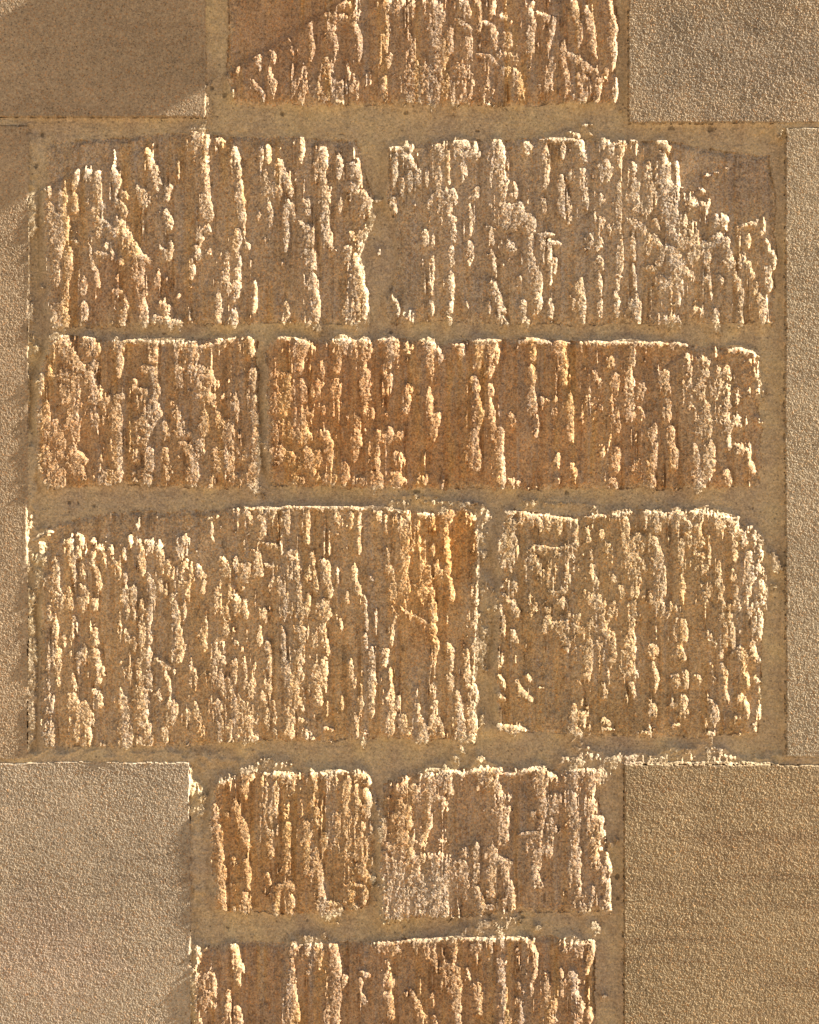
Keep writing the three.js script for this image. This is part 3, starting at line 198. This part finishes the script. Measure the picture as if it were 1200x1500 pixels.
for (const [ox, oy, sc, text] of TRACE) for (const s of text.split(';')) {
  const [head, body] = s.split(':'); const [w, m] = head.split('/').map(Number);
  const q = body.trim().split(' ').map(t => t.split(',').map(Number)).map(([x, y]) => [ox + x / sc, oy + y / sc]);
  if (q.length === 1) q.push([q[0][0] + .5, q[0][1] + .5]);
  const W = 1.18 * w / sc + .9; let len = 0; const at = [0];
  for (let k = 0; k + 1 < q.length; k++) at.push(len += Math.hypot(q[k + 1][0] - q[k][0], q[k + 1][1] - q[k][1]));
  const n = Math.max(1, Math.ceil(len / 4)), P = (d) => { let k = 0; while (k < at.length - 2 && at[k + 1] < d) k++; const t = (d - at[k]) / (at[k + 1] - at[k]); return [lerp(q[k][0], q[k + 1][0], t), lerp(q[k][1], q[k + 1][1], t)]; };
  for (let k = 0; k < n; k++) {          // short steps, the line wandering and swelling, thin at its ends
    const d0 = len * k / n, d1 = len * (k + 1) / n, mid = (d0 + d1) / 2, a = P(d0), b = P(d1);
    const end = len > 2.5 * W ? .5 + .5 * sstep(0, Math.min(18, len * .3), Math.min(mid, len - mid)) : 1;
    const swell = 1 + .22 * vnoise(a[0] / 9, a[1] / 9, 231);
    const jx = 1.2 * vnoise(a[0] / 11, a[1] / 7, 233), jx2 = 1.2 * vnoise(b[0] / 11, b[1] / 7, 233);
    const jy = 1.5 * vnoise(a[0] / 8, a[1] / 8, 235), jy2 = 1.5 * vnoise(b[0] / 8, b[1] / 8, 235);
    stroke(a[0] + jx, a[1] + jy, b[0] + jx2, b[1] + jy2, Math.max(2.6, W * end * swell), m || 1);
  }
}

// the broad swelling that carries each ridge: the ridges spread sideways and along their length
const MOUND = new Float32Array(NX * NY), SPINE = new Float32Array(NX * NY);
function spread(dst, rx, ry, sh) {
  const cols = new Float32Array(NF * MF), A = new Float32Array(NF * MF);
  let src = (ii, jj) => RIDGE[idx(AX.i0 + clamp(ii, 0, NF - 1), AY.i0 + clamp(jj, 0, MF - 1))];
  for (let pass = 0; pass < 2; pass++) {
    const px = pass ? Math.ceil(rx / 2) : rx, py = pass ? Math.ceil(ry / 2) : ry, off = pass ? 0 : sh;
    for (let jj = 0; jj < MF; jj++) { let a = 0; for (let k = -px; k <= px; k++) a += src(k + off, jj); for (let ii = 0; ii < NF; ii++) { A[jj * NF + ii] = a / (2 * px + 1); a += src(ii + px + 1 + off, jj) - src(ii - px + off, jj); } }
    for (let ii = 0; ii < NF; ii++) { let a = 0; for (let k = -py; k <= py; k++) a += A[clamp(k, 0, MF - 1) * NF + ii]; for (let jj = 0; jj < MF; jj++) { cols[jj * NF + ii] = a / (2 * py + 1); a += A[clamp(jj + py + 1, 0, MF - 1) * NF + ii] - A[clamp(jj - py, 0, MF - 1) * NF + ii]; } }
    const kept = cols.slice(); src = (ii, jj) => kept[clamp(jj, 0, MF - 1) * NF + clamp(ii, 0, NF - 1)];
  }
  for (let jj = 0; jj < MF; jj++) for (let ii = 0; ii < NF; ii++) dst[idx(AX.i0 + ii, AY.i0 + jj)] = cols[jj * NF + ii];
}
spread(MOUND, 4, 8, 4);                 // the body of each ridge
spread(SPINE, 3, 46, 3);                // the long rib that runs on above and below it

// resting heights before the relief is carved
const BASE = new Float32Array(NX * NY), MORTAR = new Float32Array(NX * NY), H = new Float32Array(NX * NY);
// places where the mortar was brought up nearly flush: x, y, radius x, radius y, level in mm
const FLUSH = [[292, 1250, 22, 78, -.9], [120, 1112, 210, 17, .1], [46, 240, 12, 55, -.4], [44, 690, 10, 75, -.2], [300, 60, 12, 70, -1], [-60, 178, 90, 9, .1], [1300, 183, 175, 16, .1], [1300, 1114, 175, 16, .1]];
const flushAt = (x, y, m) => { for (const [fx, fy, rx, ry, l] of FLUSH) { const d = Math.hypot((x - fx) / rx, (y - fy) / ry); if (d < 1.4) m = lerp(m, l, 1 - sstep(.35, 1.38, d + .25 * vnoise(x / 9, y / 9, 49))); } return m; };
const mortarDepth = (x, y) => flushAt(x, y, -8.8) + 1.1 * fbm(x / 90, y / 90, 41, 3) + .55 * fbm(x / 16, y / 8, 43, 3) + .35 * fbm(x / 45, y / 4, 45, 2) + .3 * vnoise(x / 3.4, y / 3.1, 47) + .36 * (hash(Math.round(x / FINE), Math.round(y / FINE), 48) - .5);
for (let j = 0; j < NY; j++) for (let i = 0; i < NX; i++) {
  const o = idx(i, j), x = AX.v[i], y = AY.v[j], L = LABEL[o];
  const m = MORTAR[o] = mortarDepth(x, y);
  if (!L) { BASE[o] = m + 4.8 * sstep(.03, .35, MOUND[o]); continue; }
  const s = PIECES[L];
  if (s.rough) {
    const warp = x + 3 * fbm(x / 60, y / 120, 51 + L, 2);
    const flute = fbm(warp / 20, y / 200, 61 + L, 2) * 1.7 + 1.1 * fbm(warp / 7, y / 110, 67 + L, 2) + .4 * fbm(warp / 3, y / 60, 69 + L, 2);   // long shallow tool grooves
    if (!fine(i, j) && !s.far) { BASE[o] = lerp(m - .3, s.lv - .4 + .8 * flute, sstep(0, 9, INSIDE[o])); continue; }
    const grain = .16 * (hash(i, j, 71) - .5) + .16 * vnoise(x / 2.6, y / 2.6, 71) + .2 * vnoise(x / 5.3, y / 5.3, 72) + .5 * fbm(x / 18, y / 18, 73, 3);
    const face = s.lv - 3.5 + 1.3 * sstep(.05, .5, MOUND[o]) + 1.2 * sstep(.05, .42, SPINE[o]) + 2.1 * flute + grain + (s.far ? 1.6 * Math.max(0, fbm(warp / 16, y / 70, 81, 3)) : 0);
    BASE[o] = lerp(m - .3, face, sstep(0, 9, INSIDE[o] + 2 * vnoise(x / 6, y / 6, 77)));
  } else {
    const n = 2.1 * (hash(i, j, 91) - .5) + .35 * vnoise(x / (s.s * .7), y / (s.s * .8), 97) + .3 * vnoise(x / (s.s * 1.7), y / (s.s * 1.7), 95 + L);
    const worn = .82 + .5 * fbm(x / 55, y / 45, 107 + L, 4);
    let z = (fine(i, j) ? s.g * n * worn : 0) + .22 * fbm(x / 130, y / 130, 99 + L, 3) + .10 * fbm(x / 20, y / 9, 101, 2);
    if (fine(i, j) && hash(i, j, 5) > .9985) z -= .7;
    const edge = INSIDE[o] + .6 * vnoise(x / 5, y / 5, 103) - 1.6 * sstep(.4, .8, fbm(x / 14, y / 14, 105, 3));
    BASE[o] = lerp(m + .3, z, sstep(-.3, 1.6, edge));
  }
}
for (const [px, py, rx, ry] of PITS) {
  const [ia, ib] = rangeOf(AX, px - rx * 1.6, px + rx * 1.6), [ja, jb] = rangeOf(AY, py - ry * 1.6, py + ry * 1.6);
  for (let j = ja; j <= jb; j++) for (let i = ia; i <= ib; i++) {
    const d = Math.hypot((AX.v[i] - px) / rx, (AY.v[j] - py) / ry) + .3 * vnoise(AX.v[i] / 3, AY.v[j] / 3, 7);
    BASE[idx(i, j)] -= 3.2 * (1 - sstep(.6, 1.1, d));
  }
}

// the projecting bracket stone above the picture, whose shade falls across the upper corner
const BRACKET = { x0: 340, y0: -184, x1: 648, y1: -88, out: 78 };
function bracketShade(x, y) {            // height in mm below which the bracket hides the sun
  // walk up-sun: x + t, y - RAKE t ; entry and exit of the bracket's rectangle
  const t0 = Math.max(BRACKET.x0 - x, (y - BRACKET.y1) / RAKE), t1 = Math.min(BRACKET.x1 - x, (y - BRACKET.y0) / RAKE);
  if (t1 <= t0 || t1 < 0) return -1e3;
  return BRACKET.out - Math.max(0, t0) * Math.hypot(1, RAKE) * MM * 1000 * TAN;
}

// carve: walk across the wall away from the sun; ridges stand up into the light, grooves stay below the rays that pass over the ridges
H.set(BASE);
{
  const step = FINE * Math.hypot(1, RAKE) * MM * 1000, drop = step * TAN;
  let prevV = new Float64Array(MF), prevH = new Float64Array(MF), V = new Float64Array(MF), Hc = new Float64Array(MF);
  prevV.fill(-1.2); prevH.fill(-1.2); let prevR = new Float32Array(MF), Rn = new Float32Array(MF);
  for (let ii = NF - 1; ii >= 0; ii--) {
    const i = AX.i0 + ii, x = AX.v[i];
    for (let jj = 0; jj < MF; jj++) {
      const j = AY.i0 + jj, y = AY.v[j], o = idx(i, j), L = LABEL[o], s = PIECES[L];
      const q = jj - RAKE; let a, b; const run0 = q < 0 ? 0 : prevR[Math.round(q)];
      if (q < 0) { const top = x > 325 && x < 912 ? -.3 : -1.2; a = top + drop; b = -20; }
      else { const k = Math.floor(q), f = q - k; a = lerp(prevV[k], prevV[Math.min(MF - 1, k + 1)], f); b = 0; for (let w = -4; w <= 4; w++) b += prevH[clamp(jj + w, 0, MF - 1)]; b /= 9; }
      const S = a - drop;
      const base = BASE[o], near = L && s.rough ? sstep(.03, .2, Math.max(MOUND[o], SPINE[o])) : 0;
      const M = RIDGE[o] + near * .09 + near * .6 * sstep(.2, .65, fbm(x / 3.6, y / 32, 221 + L, 2));   // fine broken arrises beside the ridges
      let h = base, keep = -99;
      const smooth = L && !s.rough;
      const n = .65 * vnoise(x / 2.5, y / 11, 201) + .5 * vnoise(x / 1.9, y / 2.3, 203) + .2 * vnoise(x / 4, y / 4, 204) + .35 * vnoise(x / 9, y / 16, 205);
      const shaded = bracketShade(x, y) > -2;
      const lit = M > 0 && !shaded ? clamp((M + (run0 > 0 ? .66 : .42) * n - (run0 > 0 ? .40 : .46)) / .18) : 0;
      if (!smooth) {
        const under = .22 + .5 * (1 + fbm(x / 10, y / 90, 211, 3)) + .2 * (1 + vnoise(x / 2.2, y / 2.2, 213)) + .25 * (1 + fbm(x / 12, y / 12, 215, 3));   // grooves lie this far under the passing rays
        const cap = S - under;
        h = Math.max(base + 1.2 * sstep(.05, .6, M), L ? b - (.16 + .12 * vnoise(x / 30, y / 60, 217)) * FINE * .75 : b - .9 * FINE * .75);
        keep = h;
        if (L) {                         // furrows the tool cut between the ribs
          const wx = x + 4 * fbm(x / 40, y / 90, 223 + L, 2);
          h -= (2.6 * sstep(-.25, .45, fbm(wx / 11, y / 170, 225 + L, 2)) + 1.1 * sstep(-.2, .5, fbm(wx / 4.5, y / 110, 227 + L, 2)) + 1.3 * sstep(.1, .6, fbm(x / 9, y / 13, 229, 3))) * (1 - sstep(.1, .5, M));
        }
        if (h > cap) h = Math.max(cap, base - 5);
        if (lit > 0) {
          const level = L ? s.lv : -4;
          const g1 = vnoise(x / 1.9, y / 1.9, 207), g2 = vnoise(x / 3, y / 7, 209);
          const rim = 1 - sstep(4, 9, run0 + 3 * g2);
          const slope = clamp(.62 + .2 * (level - S), -.02, 1.2) * lerp(.05, 1.2, rim) * (1 + .35 * g1 + .4 * g2) + .2 * g1 + .12 * g2 + .3 * (hash(i, j, 219) - .5);
          h = lerp(h, S + Math.max(-.35, slope) * step + drop * .3 + .04, lit);
        }
      } else if (lit > 0) {
        h = Math.min(Math.max(h, lerp(h, S + .6 * step, lit)), Math.max(h, .1));
      }
      H[o] = h; Hc[jj] = lit > .3 ? h : Math.max(h, Math.min(keep, S - .2)); V[jj] = Math.max(h, S); Rn[jj] = lit > .5 ? run0 + FINE : 0;
    }
    [prevV, V] = [V, prevV]; [prevH, Hc] = [Hc, prevH]; [prevR, Rn] = [Rn, prevR];
  }
}

// ------------------------------------------------------------------ colours (linear), a property of stone and mortar
// stains and bleached places: x, y, radius x, radius y, colour, strength
const STAINS = [
  [620, 850, 60, 130, [.52, .27, .07], .5], [670, 790, 40, 50, [.5, .24, .06], .6], [560, 640, 190, 90, [.43, .225, .08], .42], [470, 560, 90, 70, [.42, .22, .09], .4],
  [1060, 600, 90, 120, [.42, .315, .19], .8], [960, 580, 70, 110, [.42, .285, .16], .5], [600, 1310, 60, 45, [.50, .41, .29], .35], [650, 1300, 20, 40, [.50, .41, .29], .3],
  [585, 1200, 24, 60, [.50, .30, .12], .5], [880, 830, 190, 90, [.40, .29, .15], .3], [1105, 860, 24, 90, [.50, .42, .30], .35], [1000, 760, 110, 14, [.48, .40, .28], .35],
  [180, 420, 90, 50, [.38, .21, .10], .45], [340, 1180, 40, 60, [.46, .25, .09], .5], [380, 1280, 80, 60, [.45, .26, .11], .45], [1090, 250, 60, 60, [.34, .255, .18], .6],
  [700, 330, 140, 130, [.40, .30, .20], .5], [900, 300, 120, 110, [.42, .32, .21], .4], [200, 780, 130, 30, [.36, .28, .19], .5], [430, 60, 90, 60, [.37, .235, .14], .4],
  [1080, 90, 150, 90, [.30, .25, .185], .5], [700, 1000, 12, 100, [.50, .42, .30], .35], [330, 1000, 40, 60, [.38, .26, .15], .4], [100, 640, 60, 70, [.43, .25, .12], .4],
  [860, 1040, 130, 40, [.37, .26, .13], .5], [640, 1450, 80, 70, [.40, .24, .11], .5], [330, 1450, 40, 60, [.42, .26, .13], .3], [1120, 1250, 160, 30, [.36, .25, .14], .35], [60, 1400, 120, 90, [.44, .33, .24], .5],
  [590, 270, 26, 60, [.42, .34, .235], .6], [570, 430, 20, 40, [.42, .34, .235], .5], [90, 230, 60, 30, [.40, .32, .22], .6], [300, 800, 40, 25, [.43, .35, .25], .5],
];
const COL = new Float32Array(NX * NY * 3);
const mortarCol = [.50, .385, .238];
for (let j = 0; j < NY; j++) for (let i = 0; i < NX; i++) {
  const o = idx(i, j), x = AX.v[i], y = AY.v[j], L = LABEL[o], s = PIECES[L];
  let c;
  const F = fine(i, j), sp = F ? hash(i, j, 311) : .5, sp2 = F ? vnoise(x / 2.4, y / 2.4, 313) : 0, big = fbm(x / 70, y / 90, 317, 4), mid = fbm(x / 17, y / 24, 331, 3);
  if (!L) {
    c = mortarCol.slice();
    const k = 1 + .16 * big + .14 * mid + .16 * sp2 + .42 * (sp - .5);
    c[0] *= k; c[1] *= k * (1 + .03 * mid); c[2] *= k * (1 - .12 * big);
    if (F && hash(i >> 1, j >> 1, 411) > .996) { c[0] *= .5; c[1] *= .5; c[2] *= .52; }
  } else {
    c = s.c.slice();
const stain = () => {
    for (const [sx, sy, rx, ry, sc, a] of STAINS) {
      const dx = (x - sx) / rx, dy = (y - sy) / ry; if (Math.abs(dx) > 1.8 || Math.abs(dy) > 1.8) continue;
      const t = a * (1 - sstep(.35, 1.35, Math.hypot(dx, dy) + .55 * mid + .3 * big)); if (t > 0) for (let k = 0; k < 3; k++) c[k] = lerp(c[k], sc[k], t);
    }
    };
    if (s.rough) {
      const iron = sstep(.0, .55, fbm(x / 12, y / 110, 341 + L, 4)), grey = sstep(-.05, .5, fbm(x / 8, y / 120, 351 + L, 3));
      const rust = 'EFBH'.includes(s.k) ? .34 : .55;
      c[0] = lerp(c[0], .47, rust * iron); c[1] = lerp(c[1], .29, rust * iron); c[2] = lerp(c[2], .10, rust * iron);
      c[0] = lerp(c[0], .35, .42 * grey); c[1] = lerp(c[1], .295, .42 * grey); c[2] = lerp(c[2], .23, .42 * grey);
      stain();
      const k = 1.07 + .13 * big + .12 * mid + .24 * sp2 + .72 * (sp - .5);
      for (let q = 0; q < 3; q++) c[q] *= k;
      const smear = 1 - sstep(-1, 9, INSIDE[o] + 7 * fbm(x / 20, y / 20, 381, 3));
      for (let q = 0; q < 3; q++) c[q] = lerp(c[q], mortarCol[q] * k, .8 * smear);
      const g = F ? hash(i, j, 421) : .5; if (g > .90) { c[0] *= 1.12; c[1] *= .84; c[2] *= .58; } else if (g > .8) { c[0] *= .9; c[1] *= .98; c[2] *= 1.25; } else if (g < .07) { c[0] *= .52; c[1] *= .52; c[2] *= .58; }
    } else {
      const vein = sstep(-.1, .6, fbm(x / 190 + .4 * fbm(x / 80, y / 40, 363, 2), y / 13, 361 + L, 5)) * (s.k === 'BR' ? .17 : s.k === 'TR' ? .04 : .08);
      stain();
      const k = 1 + .10 * fbm(x / 220, y / 90, 391 + L, 3) + .12 * big + .07 * mid + .16 * sp2 + .44 * (sp - .5);
      for (let q = 0; q < 3; q++) c[q] *= k * (1 - vein * (q ? 1.15 : 1));
      const g = F ? hash(i, j, 431) : .5;
      if (g > .94) { c[0] *= 1.12; c[1] *= .80; c[2] *= .55; }
      else if (g < (s.k === 'TR' ? .07 : .025)) { c[0] *= .4; c[1] *= .4; c[2] *= .45; }
      if (s.k === 'TR') { const t = .45 * sstep(.1, .7, fbm(x / 50, y / 40, 371, 4) + .5 * sp2); c[0] *= 1 - .5 * t; c[1] *= 1 - .48 * t; c[2] *= 1 - .46 * t; }
    }
  }
  COL[o * 3] = c[0]; COL[o * 3 + 1] = c[1]; COL[o * 3 + 2] = c[2];
}
for (const [px, py, rx, ry] of PITS) {   // dark grit in the holes
  const [ia, ib] = rangeOf(AX, px - rx, px + rx), [ja, jb] = rangeOf(AY, py - ry, py + ry);
  for (let j = ja; j <= jb; j++) for (let i = ia; i <= ib; i++) if (Math.hypot((AX.v[i] - px) / rx, (AY.v[j] - py) / ry) + .3 * vnoise(AX.v[i] / 3, AY.v[j] / 3, 7) < .9) for (let k = 0; k < 3; k++) COL[idx(i, j) * 3 + k] *= .5;
}

// ------------------------------------------------------------------ meshes
// sand grain finer than the grid: colour and relief, half a metre to the tile
const GRAIN = 1024, grainMean = .86;
function grainTexture(kind) {
  const d = new Uint8Array(GRAIN * GRAIN * 4), wrap = (i) => ((i % GRAIN) + GRAIN) % GRAIN;
  const cellv = (u, v, c, seed) => {    // tiling value noise
    const n = GRAIN / c, x = u / c, y = v / c, i = Math.floor(x), j = Math.floor(y); let p = x - i, q = y - j; p = p * p * (3 - 2 * p); q = q * q * (3 - 2 * q);
    const h = (a, b) => hash(((a % n) + n) % n, ((b % n) + n) % n, seed);
    return lerp(lerp(h(i, j), h(i + 1, j), p), lerp(h(i, j + 1), h(i + 1, j + 1), p), q) - .5;
  };
  for (let v = 0; v < GRAIN; v++) for (let u = 0; u < GRAIN; u++) {
    const o = (v * GRAIN + u) * 4, a = cellv(u, v, 2, 601), b = cellv(u, v, 4, 603), c = cellv(u, v, 8, 607), w = hash(wrap(u), wrap(v), 609) - .5;
    if (kind === 'bump') { d[o] = d[o + 1] = d[o + 2] = 255 * clamp(.5 + .5 * a + .5 * b + .25 * c + .15 * w); }
    else {
      const k = clamp(grainMean + .22 * a + .2 * b + .14 * w, .3, 1), t = hash(u >> 1, v >> 1, 611), orange = t > .93, dark = t < .03;
      d[o] = 255 * k * (dark ? .6 : 1); d[o + 1] = 255 * k * (dark ? .6 : orange ? .88 : 1); d[o + 2] = 255 * k * (dark ? .62 : orange ? .68 : 1);
    }
    d[o + 3] = 255;
  }
  const t = new THREE.DataTexture(d, GRAIN, GRAIN); t.wrapS = t.wrapT = THREE.RepeatWrapping; t.magFilter = THREE.LinearFilter; t.minFilter = THREE.LinearMipmapLinearFilter; t.generateMipmaps = true; t.needsUpdate = true;
  return t;
}
const grainMap = grainTexture('colour'), grainBump = grainTexture('bump');
const stoneMat = new THREE.MeshStandardMaterial({ map: grainMap, bumpMap: grainBump, bumpScale: .00022, vertexColors: true, flatShading: true, roughness: 1, metalness: 0, name: 'sandstone' });
const mortarMat = new THREE.MeshStandardMaterial({ map: grainMap, bumpMap: grainBump, bumpScale: .0003, vertexColors: true, flatShading: true, roughness: 1, metalness: 0, name: 'lime_mortar' });
const plainMat = new THREE.MeshStandardMaterial({ color: new THREE.Color().setRGB(.42, .31, .19), roughness: 1, name: 'wall_core' });
const BACK = -0.05;
function sheet(name, label, [ia, ib, ja, jb], use, height, material, parent) {
  const w = ib - ia + 1, map = new Int32Array(w * (jb - ja + 1)).fill(-1);
  const pos = [], col = [], uv = [], tri = [];
  const vert = (i, j) => {
    const m = (j - ja) * w + i - ia; if (map[m] >= 0) return map[m];
    const o = idx(i, j); map[m] = pos.length / 3;
    pos.push(PX(AX.v[i]), PY(AY.v[j]), height(o) * .001); col.push(COL[o * 3] / grainMean, COL[o * 3 + 1] / grainMean, COL[o * 3 + 2] / grainMean); uv.push(PX(AX.v[i]) * 2, PY(AY.v[j]) * 2);
    return map[m];
  };
  const cell = (i, j) => i >= ia && i < ib && j >= ja && j < jb && (use[idx(i, j)] || use[idx(i + 1, j)] || use[idx(i, j + 1)] || use[idx(i + 1, j + 1)]);
  const edges = [];
  for (let j = ja; j < jb; j++) for (let i = ia; i < ib; i++) if (cell(i, j)) {
    const a = vert(i, j), b = vert(i + 1, j), c = vert(i, j + 1), d = vert(i + 1, j + 1);
    if ((i + j) & 1) tri.push(a, c, b, b, c, d); else tri.push(a, c, d, a, d, b);
    if (!cell(i, j - 1)) edges.push(a, b); if (!cell(i, j + 1)) edges.push(d, c); if (!cell(i - 1, j)) edges.push(c, a); if (!cell(i + 1, j)) edges.push(b, d);
  }
  const g = new THREE.BufferGeometry();
  // smooth normals of the face, then the sides going back into the wall
  const nFace = pos.length / 3, nor = new Float32Array(nFace * 3 + edges.length * 6);
  for (let t = 0; t < tri.length; t += 3) {
    const a = tri[t] * 3, b = tri[t + 1] * 3, c = tri[t + 2] * 3;
    const ux = pos[b] - pos[a], uy = pos[b + 1] - pos[a + 1], uz = pos[b + 2] - pos[a + 2], vx = pos[c] - pos[a], vy = pos[c + 1] - pos[a + 1], vz = pos[c + 2] - pos[a + 2];
    const nx = uy * vz - uz * vy, ny = uz * vx - ux * vz, nz = ux * vy - uy * vx;
    for (const q of [a, b, c]) { nor[q] += nx; nor[q + 1] += ny; nor[q + 2] += nz; }
  }
  for (let q = 0; q < nFace * 3; q += 3) { const l = Math.hypot(nor[q], nor[q + 1], nor[q + 2]) || 1; nor[q] /= l; nor[q + 1] /= l; nor[q + 2] /= l; }
  for (let e = 0; e < edges.length; e += 2) {
    const a = edges[e] * 3, b = edges[e + 1] * 3, k = pos.length / 3;
    let nx = pos[a + 1] - pos[b + 1], ny = pos[b] - pos[a]; const l = Math.hypot(nx, ny); nx /= l; ny /= l;
    for (const [q, z] of [[a, 0], [b, 0], [a, 1], [b, 1]]) {
      const n = pos.length / 3; pos.push(pos[q], pos[q + 1], z ? BACK : pos[q + 2]); col.push(col[q], col[q + 1], col[q + 2]); uv.push(uv[q / 3 * 2] + (z ? .1 : 0), uv[q / 3 * 2 + 1] + (z ? .1 : 0));
      nor[n * 3] = nx; nor[n * 3 + 1] = ny; nor[n * 3 + 2] = 0;
    }
    tri.push(k, k + 1, k + 2, k + 1, k + 3, k + 2);
  }
  g.setAttribute('position', new THREE.BufferAttribute(new Float32Array(pos), 3));
  g.setAttribute('normal', new THREE.BufferAttribute(nor.slice(0, pos.length), 3));
  g.setAttribute('uv', new THREE.BufferAttribute(new Float32Array(uv), 2));
  g.setAttribute('color', new THREE.BufferAttribute(new Float32Array(col), 3));
  g.setIndex(new THREE.BufferAttribute(new Uint32Array(tri), 1));
  const m = new THREE.Mesh(g, material); m.name = name; m.castShadow = m.receiveShadow = true;
  if (label) m.userData.label = label;
  parent.add(m);
  return tri.length / 3;
}

const wall = new THREE.Group(); wall.name = 'stone_wall';
wall.userData = { label: 'sandstone wall panel of rough ridged stones framed by smooth dressed blocks', category: 'wall', kind: 'thing' };
scene.add(wall);
let triangles = 0;
const count = {};
const named = (n) => { count[n] = (count[n] || 0) + 1; return count[n] === 1 ? n : `${n}_${String(count[n] - 1).padStart(3, '0')}`; };
const USE = new Uint8Array(NX * NY);
for (const s of PIECES.slice(1)) {
  USE.fill(0);
  const [ia, ib, ja, jb] = s.box;
  for (let j = ja; j <= jb; j++) for (let i = ia; i <= ib; i++) if (LABEL[idx(i, j)] === s.id) USE[idx(i, j)] = 1;
  triangles += sheet(named(s.rough ? 'rough_stone' : 'dressed_block'), s.lab, s.box, USE, (o) => LABEL[o] === s.id ? H[o] : H[o] - .22, stoneMat, wall);
}
{ // mortar: everywhere between the pieces, running a little way under them
  USE.fill(0);
  for (let j = 0; j < NY; j++) for (let i = 0; i < NX; i++) if (!LABEL[idx(i, j)]) USE[idx(i, j)] = 1;
  triangles += sheet('mortar', 'pale tan lime mortar recessed between the stones', [0, NX - 1, 0, NY - 1], USE, (o) => LABEL[o] ? H[o] - .18 : H[o], mortarMat, wall);
}
{ // the body of the wall behind the facing stones
  const x0 = PX(-996), x1 = PX(2196), top = PY(-896);
  const g = new THREE.BoxGeometry(x1 - x0, top + .02, 0.3); g.translate((x0 + x1) / 2, (top - .02) / 2, BACK + .005 - .15);
  const m = new THREE.Mesh(g, plainMat); m.name = 'wall_core'; m.castShadow = m.receiveShadow = true; wall.add(m);
}
{ // projecting bracket stone above the picture
  const b = BRACKET, sh = new THREE.Shape();
  const o = b.out * .001, hgt = (b.y1 - b.y0) * MM;
  sh.moveTo(BACK, 0); sh.lineTo(o - .012, 0); sh.quadraticCurveTo(o, 0, o, .012); sh.lineTo(o, hgt - .008); sh.lineTo(o - .008, hgt); sh.lineTo(BACK, hgt); sh.closePath();
  const g = new THREE.ExtrudeGeometry(sh, { depth: (b.x1 - b.x0) * MM, bevelEnabled: false, curveSegments: 6 });
  g.rotateY(-Math.PI / 2); g.translate(PX(b.x1), PY(b.y1), 0);
  const m = new THREE.Mesh(g, plainMat); m.name = 'bracket_stone'; m.userData.label = 'projecting bracket stone above the rough stones'; m.castShadow = m.receiveShadow = true; wall.add(m);
}
console.log('wall triangles', triangles, 'grid', NX, NY);

// ------------------------------------------------------------------ ground in front of the wall
{
  const g = new THREE.PlaneGeometry(400, 400, 1, 1); g.rotateX(-Math.PI / 2);
  const N = 256, d = new Uint8Array(N * N * 4);
  for (let j = 0; j < N; j++) for (let i = 0; i < N; i++) {
    const k = 150 + 26 * fbm(i / 16, j / 16, 501, 4) + 24 * (hash(i, j, 503) - .5), o = (j * N + i) * 4;
    d[o] = k; d[o + 1] = k * .88; d[o + 2] = k * .72; d[o + 3] = 255;
  }
  const t = new THREE.DataTexture(d, N, N); t.colorSpace = THREE.SRGBColorSpace; t.wrapS = t.wrapT = THREE.RepeatWrapping; t.repeat.set(300, 300); t.magFilter = THREE.LinearFilter; t.minFilter = THREE.LinearMipmapLinearFilter; t.generateMipmaps = true; t.needsUpdate = true;
  const m = new THREE.Mesh(g, new THREE.MeshStandardMaterial({ map: t, roughness: 1, name: 'sandy_ground' }));
  m.name = 'ground'; m.userData = { kind: 'structure', label: 'pale sandy ground in front of the stone wall' }; m.receiveShadow = true; scene.add(m);
}

renderer.render(scene, camera);
